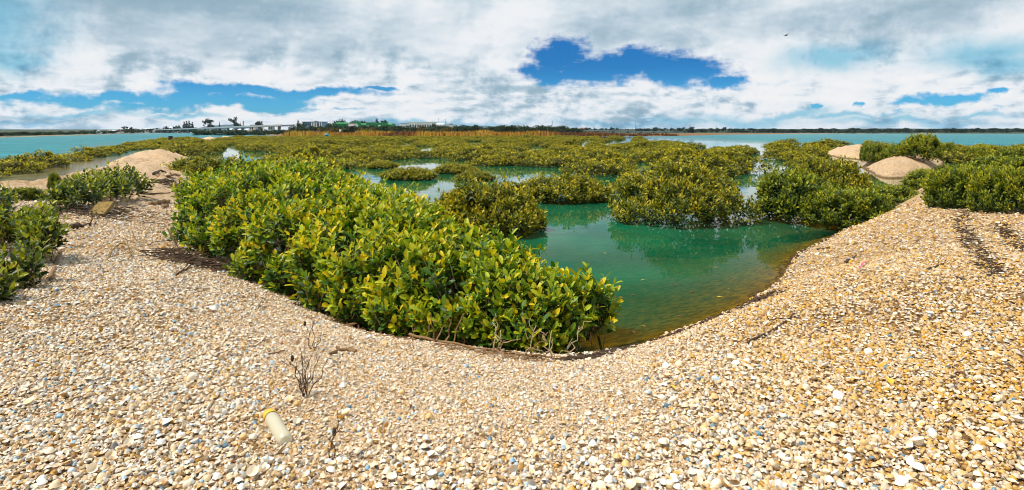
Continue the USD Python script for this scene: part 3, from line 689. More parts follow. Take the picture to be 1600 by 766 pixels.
# the field of mangroves on the flats
WATER_SEEN = [Polygon(p).buffer(0) for p in [
    [(300, 243), (340, 241), (352, 228), (366, 226), (386, 236), (402, 243), (398, 250), (320, 250)],
    [(545, 285), (562, 262), (590, 260), (617, 249), (664, 246), (690, 252), (705, 257), (750, 258), (800, 268), (815, 280), (850, 266), (878, 258), (872, 280), (800, 301), (747, 283), (687, 300), (650, 314), (609, 309)],
    [(826, 228), (845, 227), (852, 233), (830, 234)], [(870, 237), (884, 240), (880, 243)], [(967, 233), (976, 234), (972, 241), (966, 239)], [(1003, 252), (1025, 251), (1022, 260), (1006, 259)],
    [(920, 274), (950, 270), (972, 274), (960, 283), (925, 282)], [(897, 226), (910, 225), (908, 228)], [(1022, 225), (1030, 225), (1024, 232)],
    [(1147, 277), (1170, 268), (1200, 272), (1224, 262), (1218, 249), (1200, 249), (1180, 285), (1200, 305), (1173, 306)], [(1200, 249), (1218, 248), (1228, 262), (1226, 274), (1200, 286)],
    [(1322, 252), (1346, 257), (1357, 264), (1393, 280), (1388, 289), (1357, 277), (1335, 266)],
    [(820, 310), (850, 308), (940, 318), (950, 335), (1000, 350), (1165, 335), (1230, 355), (1290, 370), (1190, 450), (880, 560), (945, 470), (780, 385), (850, 345)],
    [(20, 288), (28, 272), (85, 262), (135, 252), (150, 243), (165, 247), (188, 250), (100, 285), (40, 300)],
    [(312, 214), (325, 213), (338, 214), (330, 217), (314, 217)], [(345, 212), (360, 212), (361, 214), (347, 214)],
    [(1288, 240), (1310, 229), (1345, 226), (1360, 232), (1348, 250), (1310, 247)], [(1352, 262), (1372, 243), (1420, 240), (1460, 243), (1420, 280), (1385, 280)],
    [(190, 250), (205, 236), (230, 232), (262, 240), (300, 246), (310, 275), (260, 300), (180, 265)],
    [(735, 222), (760, 221.5), (756, 223.5)], [(1075, 221), (1100, 220.5), (1095, 224)], [(940, 222), (955, 221.5), (950, 224)], [(1040, 213), (1070, 213), (1060, 216)], [(515, 242), (535, 243), (528, 246)],
    [(1100, 227), (1115, 226.5), (1112, 229)], [(1150, 222), (1180, 221), (1172, 224.5)], [(672, 229), (690, 228), (686, 230)], [(940, 213), (950, 213), (950, 216), (940, 216)], [(958, 219), (974, 219), (972, 223), (960, 222)], [(913, 218), (924, 218), (922, 221), (915, 221)], [(976, 213), (988, 213), (986, 218), (977, 218)],
    [(1006, 213), (1050, 213), (1046, 218.5), (1010, 217)], [(1060, 217), (1084, 216), (1080, 221), (1062, 220)], [(1098, 219), (1115, 219), (1112, 225), (1100, 224)], [(1172, 223), (1188, 223), (1184, 229), (1174, 228)], [(1138, 221), (1147, 221), (1145, 228), (1139, 228)], [(1170, 241), (1182, 241), (1180, 246), (1172, 245)],
    [(512, 241), (530, 241), (526, 247), (516, 247)], [(630, 222), (642, 222), (640, 227), (632, 227)], [(659, 229), (668, 229), (666, 235), (661, 234)], [(729, 221), (742, 221), (738, 225), (731, 225)], [(715, 245), (726, 245), (724, 251), (717, 250)], [(400, 235), (410, 235), (408, 241), (402, 240)], [(790, 262), (812, 260), (806, 270), (792, 272)], [(1085, 232), (1096, 231), (1094, 236)], [(1240, 226), (1258, 226), (1254, 231)], [(560, 226), (572, 226), (569, 229)], [(1120, 246), (1132, 245), (1129, 251)], [(482, 229), (494, 228), (492, 230.5)], [(1190, 231), (1206, 230), (1200, 233)]]]
def field_seen(p):
    return Polygon([(x, y) for x, y in p]).buffer(0)
field = field_seen([(-500, 305), (0, 287), (30, 275), (100, 264), (135, 256), (165, 247), (240, 240), (300, 247), (325, 262), (310, 285), (420, 290), (560, 300), (960, 310), (1180, 300), (1340, 275), (1290, 247), (1350, 241),
                    (1480, 258), (2000, 270), (2000, 245), (1600, 239), (1420, 232), (1350, 229), (1200, 225.5), (1130, 222), (1070, 219), (950, 215), (850, 215), (700, 215.8), (450, 215), (330, 216.5), (260, 218),
                    (200, 230), (100, 250), (0, 270), (-500, 286)])
shapely.prepare(field)
pools = shapely.union_all(WATER_SEEN)
shapely.prepare(pools)
FAR_SHAPES = [(300, 1.35, 0.95, 360), (301, 1.6, 1.05, 420), (302, 1.2, 0.85, 320), (303, 1.7, 0.9, 420), (304, 1.4, 1.15, 380)]
cells = []
Yc = 13.0
rf = np.random.default_rng(31)
while Yc < 226:
    s = 1.85 if Yc < 35 else 2.05 if Yc < 80 else 2.7
    for X in np.arange(-1.3 * Yc - 4, 1.3 * Yc + 4, s):
        x, y = X + rf.normal() * s * 0.28, Yc + rf.normal() * s * 0.28
        k = int(rf.integers(len(FAR_SHAPES))); sc = 0.72 + 0.45 * rf.random(); rot = rf.random() * 6.28
        cells.append((x, y, k, sc, rot))
    Yc += s * 0.92
chosen = []
for x, y, k, sc, rot in cells:
    px, base = 800 + F * x / y, HOR + F * EYE / y
    if not field.contains(shapely.Point(px, base)):
        continue
    h, r_ = FAR_SHAPES[k][2] * sc, FAR_SHAPES[k][1] * sc * 0.85
    nz = float(meshkit.fbm(np.array([[x * 0.07, y * 0.07, 3.0]]), 3, 8)[0])
    h *= (0.8 + 0.5 * nz) * float(np.interp(y, [20, 34, 60, 90], [0.80, 0.66, 0.66, 0.66])) * rf.uniform(0.82, 1.12)
    edge_right = px > 1000 and y > 90
    if edge_right and rf.random() < 0.5:
        continue
    seen = sbox(px - F * r_ / y, HOR + F * (EYE - h) / (y + 0.3), px + F * r_ / y, base)
    hit = seen.intersection(pools).area / seen.area
    if hit > 0.032:
        continue
    if bank.contains(shapely.Point(x, y)):
        continue
    if nz < 0.37 and rf.random() < 0.6 and y < 120:
        continue
    chosen.append((x, y, k, sc, rot, h / FAR_SHAPES[k][2]))
chosen.sort(key=lambda c: math.hypot(c[0], c[1]))
far_proto = {}
def zone_label(x, y, sc, hs):
    px = 800 + F * x / y
    look = "tall" if hs > 1.02 else "low" if hs < 0.78 else "broad" if sc > 1.0 else "small" if sc < 0.82 else "rounded"
    band = "front row" if y < 28 else "near rows" if y < 42 else "middle rows" if y < 62 else "back rows"
    for lim, land in ((90, "at the far left, by the blue bay"), (210, "left of the shell spit's tip"), (330, "under the long road bridge"), (450, "left of the lone pier"), (530, "below the blue building"), (620, "below the green sheds"),
                      (700, "below the wide white building"), (800, "under the blue hills"), (890, "below the tall mast"), (1000, "below the thin white bridge"), (1120, "below the big marsh tree"), (1240, "where the bay begins"), (1345, "left of the shell mounds"), (9999, "right of the shell mounds")):
        if px < lim:
            break
    return f"{look} olive mangrove in the flats' {band}, {land}", f"mangrove shrubs of the flats, {band}, {land}"
def far_mesh(k):
    seed, R_, H_, n_ = FAR_SHAPES[k]
    fr = sprigs(dome(seed, R_, H_, 10), n_, seed, 0.155, 8, 0.25, 0.8, twig=0.16)
    return leaf_mesh(fr, LEAF2_V, LEAF2_F)
inview = 0
rest = []
for c in chosen:
    x, y, k, sc, rot, hs = c
    px = 800 + F * x / y
    if inview < 300 and -30 < px < 1630:
        inview += 1
        label, grp = zone_label(x, y, sc, hs)
        s3 = (sc, sc, hs)
        if k not in far_proto:
            t = thing("mangrove_shrub", label, "mangrove shrub", (x, y, -0.03), rot, s3, grp)
            v, f, tt = far_mesh(k)
            mesh("foliage", v, f, M["leaf_far"], t, False, {"tint": tt})
            r = np.random.default_rng(k)
            for q in range(5):
                a = r.random() * 6.28
                p = branch_path(r, (0.2 * math.cos(a), 0.2 * math.sin(a), -0.3), (0.8 * math.cos(a), 0.8 * math.sin(a), 0.6))
                mesh("branch", *tube(p, np.linspace(0.03, 0.01, len(p)), 4), M["bark"], t)
            far_proto[k] = t
        else:
            copy_of(far_proto[k], "mangrove_shrub", label, "mangrove shrub", (x, y, -0.03), rot, s3, grp)
    else:
        rest.append(c)
def instancer(name, protos, pts, quats, scales, idx, label, category):
    path = f"/World/{numbered('/World', name)}"
    pi = UsdGeom.PointInstancer.Define(stage, path)
    tag(pi, label, category, None, "stuff")
    paths = [p(pi.GetPrim()) for p in protos]
    pi.CreatePrototypesRel().SetTargets(paths)
    pi.CreateProtoIndicesAttr(Vt.IntArray.FromNumpy(np.asarray(idx, np.int32)))
    pi.CreatePositionsAttr(Vt.Vec3fArray.FromNumpy(np.asarray(pts, np.float32)))
    q = np.asarray(quats, float)       # w, x, y, z
    pi.CreateOrientationsAttr(Vt.QuathArray([Gf.Quath(float(a), float(b), float(c), float(d)) for a, b, c, d in q]))
    pi.CreateScalesAttr(Vt.Vec3fArray.FromNumpy(np.asarray(scales, np.float32)))
    return pi.GetPrim()
def proto_mesh(v, f, mat, attrs=None, smooth=False, name="shape"):
    return lambda parent: mesh(name, v, f, mat, parent, smooth, attrs).GetPath()
if rest:
    ps = []
    for k in range(len(FAR_SHAPES)):
        v, f, tt = far_mesh(k)
        ps.append(proto_mesh(v, f, M["leaf_far"], {"tint": tt}, False, "mangrove_foliage"))
    Rr = np.array([(c[0], c[1], c[2], c[3], c[4], c[5]) for c in rest])
    instancer("mangrove_field", ps, np.stack([Rr[:, 0], Rr[:, 1], Rr[:, 0] * 0 - 0.03], 1), np.stack([np.cos(Rr[:, 4] / 2), Rr[:, 4] * 0, Rr[:, 4] * 0, np.sin(Rr[:, 4] / 2)], 1),
              np.stack([Rr[:, 3], Rr[:, 3], Rr[:, 5]], 1), Rr[:, 2].astype(int), "far mangrove scrub that reads as one olive mass before the orange reeds", "mangroves")

# ------------------------------------------------------------------ reeds of the far marsh
def reeds():
    r = np.random.default_rng(61)
    n = 26000
    px = r.uniform(300, 1330, n); Y = r.uniform(200, 300, n)
    X = (px - 800) / F * Y
    z, zone = terrain(X, Y)
    nz = meshkit.fbm(np.stack([X * 0.08, Y * 0.05, X * 0], -1), 4, 4)
    ok = (zone[:, 1] > 0.3) & (z > 0.02) & (nz > 0.36)
    X, Y, z, nz, px = X[ok], Y[ok], z[ok], nz[ok], px[ok]
    n = len(X)
    right = np.clip((px - 780) / 160, 0, 1)
    h = (0.2 + 3.0 * nz) * (1 - 0.30 * right) * r.uniform(0.65, 1.2, n)
    a, w = r.uniform(0, PI, n), r.uniform(0.10, 0.30, n)
    lean = r.normal(size=(n, 2)) * 0.18
    b0 = np.stack([X - np.cos(a) * w, Y - np.sin(a) * w, z - 0.1], 1); b1 = np.stack([X + np.cos(a) * w, Y + np.sin(a) * w, z - 0.1], 1)
    m0 = b0 + np.stack([lean[:, 0] * .4, lean[:, 1] * .4, h * .6], 1); m1 = b1 + np.stack([lean[:, 0] * .4, lean[:, 1] * .4, h * .6], 1)
    t = np.stack([X + lean[:, 0], Y + lean[:, 1], z + h], 1)
    v = np.stack([b0, b1, m1, m0, t], 1).reshape(-1, 3)
    f = (np.array([[0, 1, 2], [0, 2, 3], [3, 2, 4]])[None] + (np.arange(n) * 5)[:, None, None]).reshape(-1, 3)
    nz2 = meshkit.fbm(np.stack([X * 0.05, Y * 0.02, X * 0 + 7], -1), 4, 14)
    tint = np.clip(0.75 - 0.62 * right - 0.9 * np.clip(nz2 - 0.56, 0, .3) * 3 - 0.55 * (r.random(n) < 0.12) + (nz - 0.5) * 0.8 + r.normal(size=n) * 0.1, 0, 1)
    return v, f, np.repeat(tint, 5)
g = Graph()
c = g.ramp(g("attribute", "fac", attribute="tint"), [(0.0, (0.08, 0.030, 0.010)), (0.3, (0.22, 0.085, 0.014)), (0.6, (0.42, 0.20, 0.016)), (0.8, (0.52, 0.30, 0.020)), (1.0, (0.50, 0.38, 0.04))])
M["reed"] = g.build("reed_look", surface=g("mix_closure", "closure", fac=0.3, closure1=g("principled_bsdf", "BSDF", base_color=c, roughness=0.7), closure2=g("translucent_bsdf", "BSDF", color=c)))
v, f, tt = reeds()
tag(mesh("reed_bed", v, f, M["reed"], None, False, {"tint": tt}), "orange and rust marsh reeds along the far edge of the mangrove flats", "reeds", None, "stuff")

# ------------------------------------------------------------------ trees of the far shore
def crown_mesh(blobs, n, seed, size, tris=1):
    r = np.random.default_rng(seed)
    B = np.asarray(blobs, float)
    w = B[:, 3] * B[:, 5]; w /= w.sum()
    c = r.choice(len(B), n, p=w)
    d = unit(r.normal(size=(n, 3)))
    p = B[c, :3] + d * B[c, 3:6] * (r.random((n, 1)) ** 0.4)
    a = unit(r.normal(size=(n, 3))); b = unit(np.cross(a, r.normal(size=(n, 3))))
    s = size * (0.6 + 0.8 * r.random((n, 1)))
    v = np.stack([p - a * s - b * s * .5, p + a * s - b * s * .3, p + b * s, p - a * s * .2 + b * s * .6], 1).reshape(-1, 3)
    f = (np.array([[0, 1, 2], [0, 2, 3]])[None] + (np.arange(n) * 4)[:, None, None]).reshape(-1, 3)
    return v, f, np.repeat(np.clip(0.38 + r.normal(size=n) * 0.2, 0, 1), 4)
def tree_shape(kind, seed):
    r = np.random.default_rng(seed)
    H = 1.0
    if kind == "round":
        bl = [(r.normal() * .16, r.normal() * .16, .55 + r.random() * .25, .2 + .08 * r.random(), .2 + .08 * r.random(), .17) for _ in range(9)] + [(r.normal() * .2, r.normal() * .2, .22, .24, .24, .2) for _ in range(4)]
        return crown_mesh(bl, 520, seed, .055), tube([(0, 0, -.1), (.01, 0, .3), (0, .01, .6)], [.035, .028, .015], 6)
    if kind == "bush":
        bl = [(r.normal() * .4, r.normal() * .3, .25 + r.random() * .4, .32, .32, .3) for _ in range(9)]
        return crown_mesh(bl, 520, seed, .075), tube([(0, 0, -.1), (.02, 0, .2), (0, .02, .45)], [.04, .03, .015], 6)
    if kind == "pine":
        bl = [(0, 0, .14 + .8 * t, .17 * (1 - t) + .03, .17 * (1 - t) + .03, .035) for t in np.linspace(0, 1, 13)]
        return crown_mesh(bl, 560, seed, .03), tube([(0, 0, -.05), (0, 0, .5), (0, 0, 1)], [.02, .015, .004], 6)
    if kind == "umbrella":
        bl = [(r.normal() * .2, r.normal() * .2, .82 + r.normal() * .06, .16, .16, .09) for _ in range(7)] + [(.18, 0, .62, .1, .1, .06)]
        return crown_mesh(bl, 420, seed, .04), tube([(0, 0, -.05), (.02, 0, .35), (-.01, 0, .6), (.03, 0, .8)], [.035, .03, .025, .012], 6)
    if kind == "slim":
        bl = [(0, 0, .1 + .8 * t, .085 * (1 - .6 * t), .085 * (1 - .6 * t), .08) for t in np.linspace(0, 1, 9)]
        return crown_mesh(bl, 360, seed, .03), tube([(0, 0, -.05), (0, 0, .5), (0, 0, .9)], [.02, .016, .006], 6)
TREES = {}
def tree(kind, look, label, px, Y, top, base=None, wide=1.0, group=None, name="tree", cat="tree"):
    """A tree at column px and distance Y whose tip shows at row top; it stands on the ground."""
    X = fix(px, Y)
    z = ground_z(X, Y) if base is None else base
    h = max(zat(top, Y) - z, 0.8)
    key = (kind, look, hash_of(px) % 2)
    rz = (px * 1.7) % 6.28
    sc = (h * wide, h * wide, h)
    if key not in TREES:
        t = thing(name, label, cat, (X, Y, z), rz, sc, group)
        (v, f, tt), (tv, tf) = tree_shape(kind, 40 + 7 * len(TREES))
        mesh("trunk", tv, tf, M["bark"], t)
        mesh("crown", v, f, M[look], t, False, {"tint": tt})
        TREES[key] = t
    else:
        copy_of(TREES[key], name, label, cat, (X, Y, z), rz, sc, group)
def hash_of(px):
    return int(px * 13.7)
G_ = "trees of the belt behind the orange reeds"
rt = np.random.default_rng(77)
def belt(x0, x1, n, y0, y1, t0, t1, kinds, labels, group, wide=(0.8, 1.4), bases=None):
    for i in range(n):
        px = x0 + (x1 - x0) * (i + rt.uniform(0.1, 0.9)) / n
        k = int(rt.integers(len(kinds)))
        tp = rt.uniform(t0, t1)
        size = "tall" if tp < t0 + .25 * (t1 - t0) else "low" if tp > t0 + .75 * (t1 - t0) else "middling"
        for lim, land in ((330, "near the bridge's left end"), (400, "under the umbrella pine"), (470, "by the lone pier"), (520, "below the blue building"), (560, "below the gap between the sheds"), (615, "below the long green shed"), (680, "below the wide white building"), (740, "right of the two masts"), (830, "under the blue hills"),
                          (900, "left of the tall mast"), (985, "over the thin white bridge"), (1060, "left of the big marsh tree"), (1150, "beside the big marsh tree"), (1250, "where the bay begins"), (1345, "over the shell mounds"), (1480, "behind the tallest right mangrove"), (9999, "at the far right")):
            if px < lim:
                break
        tree(kinds[k][0], kinds[k][1], f"{size} {labels[kinds[k]]}, {land}", px, rt.uniform(y0, y1), tp, None, rt.uniform(*wide), f"{group}, {land}")
LB = {("round", "crown_green"): "round dark green tree behind the orange reeds", ("bush", "crown_green"): "bushy dark green tree behind the orange reeds"}
belt(462, 905, 88, 300, 345, 194.0, 199.0, list(LB), LB, G_, (0.9, 1.5))
belt(300, 470, 26, 330, 400, 201.5, 204.5, list(LB), {k: "low dark scrub tree under the long road bridge" for k in LB}, "scrub trees under the bridge", (1.0, 1.8))
LR = {("round", "crown_blue"): "dark blue-green tree behind the brown marsh", ("bush", "crown_blue"): "bushy blue-green tree behind the brown marsh", ("slim", "crown_blue"): "slim dark tree behind the brown marsh"}
belt(900, 1150, 60, 640, 900, 197.8, 201.5, list(LR), LR, "trees behind the brown marsh", (0.8, 1.5))
LS = {("bush", "crown_blue"): "dark bushy tree on the shore across the right bay", ("round", "crown_blue"): "round dark tree on the shore across the right bay"}
belt(1140, 1640, 84, 680, 760, 199.0, 203.0, list(LS), LS, "trees on the shore across the turquoise bay", (1.2, 2.4))
LL = {("bush", "crown_green"): "dark bushy tree on the left shore", ("round", "crown_green"): "round dark tree on the left shore"}
for i in range(64):
    px = -20 + 290 * (i + rt.uniform(0, 1)) / 64
    shore = float(np.interp(px, [-300, 0, 100, 180, 240, 300], [158, 211, 317, 528, 860, 1000]))
    k = list(LL)[int(rt.integers(2))]
    land = "at the far left" if px < 50 else "left of the houses" if px < 135 else "among the leftmost white houses" if px < 190 else "below the raised tree" if px < 222 else "near the largest white house"
    tree(k[0], k[1], LL[k].replace(" on the left shore", " of the left shore") + ", " + land, px, shore * rt.uniform(1.06, 1.3), np.interp(px, [0, 100, 160, 200, 240, 300], [206, 205.0, 203.5, 201, 200, 200]) + rt.uniform(-1, 1.2), None, rt.uniform(1.3, 2.6), "trees along the left shore, " + land)
for px, top, w, kind, look, label in [
        (288, 189.5, .8, "pine", "crown_blue", "first of four dark pointed conifers above the bridge"), (291.8, 188.5, .7, "pine", "crown_blue", "second of the four pointed conifers above the bridge"),
        (295.6, 188, .7, "pine", "crown_blue", "tallest of the four pointed conifers above the bridge"), (300.4, 190.5, .8, "pine", "crown_blue", "conifer standing a little apart, last of the four above the bridge")]:
    tree(kind, look, label, px, 980, top, None, w * 2.0, "pointed conifers above the bridge")
for px, Y, top, w, kind, look, label in [
        (325, 960, 184.5, .9, "umbrella", "crown_blue", "spreading tree with an open crown above the bridge"), (319.5, 960, 188, .5, "umbrella", "crown_blue", "smaller tree touching the open-crowned tree above the bridge"),
        (343, 960, 190, .8, "pine", "crown_blue", "short dark conifer above the middle of the bridge"), (331, 950, 193, 1.0, "round", "crown_blue", "low round tree right of the open-crowned tree"),
        (367, 900, 184, .75, "umbrella", "crown_green", "umbrella-shaped pine above the bridge beside the orange hoarding"), (371.5, 900, 190, .8, "round", "crown_green", "round tree at the foot of the umbrella pine"),
        (376, 900, 191.5, .8, "slim", "crown_blue", "slim tree right of the umbrella pine"), (405.5, 880, 186.5, .8, "round", "crown_green", "single broad round tree above the bridge"),
        (465.5, 420, 186.5, .9, "pine", "crown_green", "dark cone-shaped conifer between the lone pier and the blue building"), (472, 430, 190.5, 1.0, "round", "crown_green", "round tree leaning on the cone-shaped conifer"),
        (494, 520, 186.3, .6, "round", "crown_green", "tree rising behind the blue and white building"), (517, 430, 191.5, 1.0, "round", "crown_green", "dark round tree before the green sheds"),
        (525.5, 620, 185.8, .7, "round", "crown_green", "first round tree on the skyline over the green sheds"), (534.5, 620, 185, .8, "round", "crown_green", "second skyline tree over the green sheds"), (540, 620, 189.5, .7, "round", "crown_green", "low skyline tree over the left green shed"),
        (550.5, 700, 186.5, .7, "round", "crown_green", "skyline tree over the gap between the green sheds"), (556.5, 700, 186.4, .6, "round", "crown_green", "narrow skyline tree over the long green shed"), (567, 700, 186.2, .8, "round", "crown_green", "broad skyline tree over the long green shed"),
        (591.5, 700, 186.8, .6, "umbrella", "crown_green", "small skyline tree with a bare trunk over the long green shed"), (601.5, 700, 186.6, .9, "umbrella", "crown_green", "arching skyline tree at the right end of the long green shed"),
        (659, 296, 194.5, 1.1, "round", "crown_gold", "yellow-green tree in the belt below the white building"), (689, 298, 197, 1.1, "bush", "crown_gold", "pale yellow-green tree near the right end of the belt"), (697, 296, 196.6, 1.0, "bush", "crown_gold", "olive-gold tree beside the pale yellow-green one"),
        (513.5, 296, 198.2, 1.0, "bush", "crown_gold", "small golden bush before the dark round tree"), (533, 296, 199, .9, "bush", "crown_gold", "golden bush above the white sign"), (572, 298, 197.6, 1.1, "bush", "crown_gold", "yellowish bush below the long green shed"),
        (678, 400, 192, .9, "round", "crown_green", "dark round tree at the right end of the white building"), (842, 330, 196, .9, "round", "crown_green", "bright green round tree at the right end of the belt"), (855, 330, 198.5, 1.3, "bush", "crown_green", "broad dark bush left of the tall mast"),
        (1081.5, 640, 197.3, 1.0, "round", "crown_blue", "big leaning tree standing over the brown marsh"), (1077, 640, 200, 1.2, "bush", "crown_blue", "bush at the foot of the big tree over the brown marsh"), (1048, 660, 199.4, .9, "pine", "crown_blue", "pointed tree left of the big tree over the brown marsh"),
        (868.5, 700, 197.4, .8, "slim", "crown_blue", "slim tree just right of the tall mast"), (872.5, 700, 198, .9, "round", "crown_blue", "round tree near the tall mast"), (195, 640, 197.4, 1.0, "umbrella", "crown_blue", "tree with a raised crown over the left shore houses"),
        (204, 660, 198, .7, "umbrella", "crown_blue", "small raised tree over the left shore houses"), (148.5, 480, 202, .7, "pine", "crown_blue", "small pointed tree on the left shore"), (259, 960, 196.5, .5, "umbrella", "crown_blue", "lone thin tree left of the bridge end"), (271, 960, 195.5, 1.6, "bush", "crown_blue", "wide dark tree behind the left end of the bridge")]:
    tree(kind, look, label, px, Y, top, None, w, "single trees on the skyline")

# ------------------------------------------------------------------ hills far off
def hill(x0, x1, top, Y, name, label):
    n = 60
    px = np.linspace(x0, x1, n)
    t = np.linspace(0, 1, n)
    r = np.random.default_rng(int(x0) + 9000)
    prof = np.sin(PI * t) ** 0.7 * (0.75 + 0.5 * meshkit.fbm(np.stack([t * 5, t * 0, t * 0 + x0], -1), 4, 3) - 0.25)
    H = zat(top, Y) * np.clip(prof, 0, 1.2)
    rows = []
    for k, (dy, m) in enumerate([(-1, 0), (-.6, .45), (-.25, .85), (0, 1), (.5, .5), (1, 0)]):
        rows.append(np.stack([(px - 800) / F * Y, np.full(n, Y + dy * 500), H * m - 6 * (m == 0)], 1))
    v = np.vstack(rows)
    i, j = np.meshgrid(np.arange(5), np.arange(n - 1), indexing="ij"); i, j = i.ravel(), j.ravel()
    q = np.stack([i * n + j, i * n + j + 1, (i + 1) * n + j + 1, (i + 1) * n + j], 1)
    tag(mesh(name, v, np.vstack([q[:, [0, 1, 2]], q[:, [0, 2, 3]]]), M["hill_forest"], None, True), label, "hill", None, "structure")
hill(670, 850, 193.5, 5200, "hills", "blue forested hills on the skyline right of the white building")
hill(295, 420, 190.5, 5600, "hills", "blue hill on the skyline behind the road bridge")
hill(1120, 1800, 199.5, 6000, "hills", "low dark blue hills across the bay on the right")
hill(-400, 130, 203.3, 5600, "hills", "low blue hills across the bay on the left")

# ------------------------------------------------------------------ bridges
def bridge(name, label, p0, p1, piers, width, deep, group=None):
    a, b = np.array(p0), np.array(p1)
    t = thing(name, label, "bridge", (0, 0, 0), 0)
    u = unit((b - a) * [1, 1, 0]); nrm = np.array([-u[1], u[0], 0]) * width / 2
    def slab(lo, hi, off, w):
        c = nrm / np.linalg.norm(nrm)
        q = [a + c * (off - w), a + c * (off + w), b + c * (off + w), b + c * (off - w)]
        v = np.array([p + [0, 0, lo] for p in q] + [p + [0, 0, hi] for p in q])
        f = [[0, 2, 1], [0, 3, 2], [4, 5, 6], [4, 6, 7]] + sum([[[i, (i + 1) % 4, 4 + (i + 1) % 4], [i, 4 + (i + 1) % 4, 4 + i]] for i in range(4)], [])
        return v, np.array(f)
    mesh("deck", *slab(-deep, 0, 0, width / 2), M["concrete"], t)
    for s in (-1, 1):
        mesh("parapet", *slab(0.003, deep * 0.55, s * (width / 2 - 0.2), 0.18), M["concrete"], t)
    for k in np.linspace(0.03, 0.97, piers):
        p = a + (b - a) * k
        z0 = min(ground_z(p[0], p[1]), 0) - 0.5
        mesh("pier", *boxm(p[0], p[1], (z0 + p[2] - deep - 0.003) / 2, 1.6, 1.6, p[2] - deep - 0.003 - z0), M["concrete"], t)
    return t
bridge("road_bridge", "long pale road bridge sloping over the bay in front of the conifers", (fix(243, 980), 980, zat(203.2, 980)), (fix(450, 430), 430, zat(195.4, 430)), 13, 9, 0.75)
bridge("road_bridge", "thin white bridge crossing low behind the brown marsh on the right", (fix(874, 470), 470, zat(203.2, 470)), (fix(1062, 620), 620, zat(206.4, 620)), 9, 8, 0.45)
t = thing("bridge_pier", "white pier with a square foot standing under the road bridge", "pier", (fix(412, 440), 440, ground_z(fix(412, 440), 440)))
zt = zat(199, 440) - ground_z(fix(412, 440), 440)
mesh("column", *boxm(0, 0, zt / 2, 0.7, 0.9, zt), M["white_wall"], t); mesh("footing", *boxm(0.8, 0, 0.25, 2.6, 1.6, 0.7), M["white_wall"], t)
t = thing("bridge_pier", "tall pale grey pier standing alone beside the cone-shaped conifer", "pier", (fix(458.8, 330), 330, ground_z(fix(458.8, 330), 330)))
zt = zat(195.4, 330) - ground_z(fix(458.8, 330), 330)
tm = trimesh.creation.cylinder(radius=0.42, height=zt + 1, sections=14); tm.apply_translation([0, 0, (zt - 1) / 2]); tmesh("column", tm, M["concrete"], t)
mesh("cap", *boxm(0, 0, zt + 0.1, 1.1, 1.1, 0.22), M["concrete"], t)

# ------------------------------------------------------------------ buildings
def building(name, label, px0, px1, top, Y, wall, roof, depth=14, windows=0, win="window_dark", group=None, cat="building", pitch=0.0, rows=1, base=None, extra=None):
    x0, x1 = fix(px0, Y), fix(px1, Y)
    cx, w = (x0 + x1) / 2, abs(x1 - x0)
    z0 = ground_z(cx, Y) if base is None else base
    H = zat(top, Y) - z0
    t = thing(name, label, cat, (cx, Y + depth / 2, z0), 0, None, group)
    wallh = H - pitch - 0.25
    mesh("wall", *boxm(0, 0, wallh / 2 - 0.5, w, depth, wallh + 1), M[wall], t)
    ov = min(0.5, w * 0.05)
    if pitch:
        v = np.array([[-w / 2 - ov, -depth / 2 - ov, wallh + .003], [w / 2 + ov, -depth / 2 - ov, wallh + .003], [w / 2 + ov, depth / 2 + ov, wallh + .003], [-w / 2 - ov, depth / 2 + ov, wallh + .003], [-w / 2 - ov, 0, wallh + pitch + .25], [w / 2 + ov, 0, wallh + pitch + .25]])
        f = np.array([[0, 1, 5], [0, 5, 4], [2, 3, 4], [2, 4, 5], [0, 4, 3], [1, 2, 5], [0, 2, 1], [0, 3, 2]])
        mesh("roof", v, f, M[roof], t)
    else:
        mesh("roof", *boxm(0, 0, wallh + 0.13, w + ov, depth + ov, 0.25), M[roof], t)
    for rr in range(rows):
        for k in range(windows):
            x = -w / 2 + w * (k + 0.5) / windows
            hh = wallh / (rows + 0.6)
            o_ = mesh("window", *boxm(x, -depth / 2 - 0.03, wallh - hh * (rr + 0.62), w / windows * 0.55, 0.12, hh * 0.5), M["window_dark" if win == "window_dark" else win], t)
            mesh("sill", *boxm(x, -depth / 2 - 0.08, wallh - hh * (rr + 0.62) - hh * 0.27, w / windows * 0.62, 0.2, 0.12), M["white_wall"], o_)
    return t
building("warehouse", "small green shed left of the grey gap, trees on its skyline", 522, 543, 191.2, 520, "green_wall", "green_wall", 20, 3, pitch=0.9, cat="warehouse")
t = building("warehouse", "long bright green shed with a raised left end behind the tree belt", 553.5, 610.5, 192.6, 540, "green_wall", "green_wall", 24, 0, pitch=1.1, cat="warehouse")
w_ = fix(610.5, 540) - fix(553.5, 540)
for k, (a_, b_, c_) in enumerate([(0.0, 0.16, 1.6), (0.33, 0.60, 0.7), (0.64, 0.9, 0.5)]):
    H_ = zat(192.6, 540) - ground_z(fix(582, 540), 540)
    mesh("raised_bay", *boxm(-w_ / 2 + w_ * (a_ + b_) / 2, -11, H_ / 2 + c_ / 2, w_ * (b_ - a_), 4.06, H_ + c_), M["green_wall"], t)
for a_, hgt in ((0.37, 0.75), (0.70, 0.6), (0.08, 0.95)):
    mesh("sign_board", *boxm(-w_ / 2 + w_ * a_, -13.12, H_ * 0.74, 2.4, 0.08, 0.7), M["white_wall"], t)
building("office_building", "dark grey and white block in the gap between the green sheds", 544, 553, 192.6, 500, "white_wall", "dark_roof", 12, 3)
t = building("office_building", "long blue building with white pillars behind the cone-shaped conifer", 472, 503.5, 190.2, 470, "blue_wall", "dark_roof", 14, 8, rows=2)
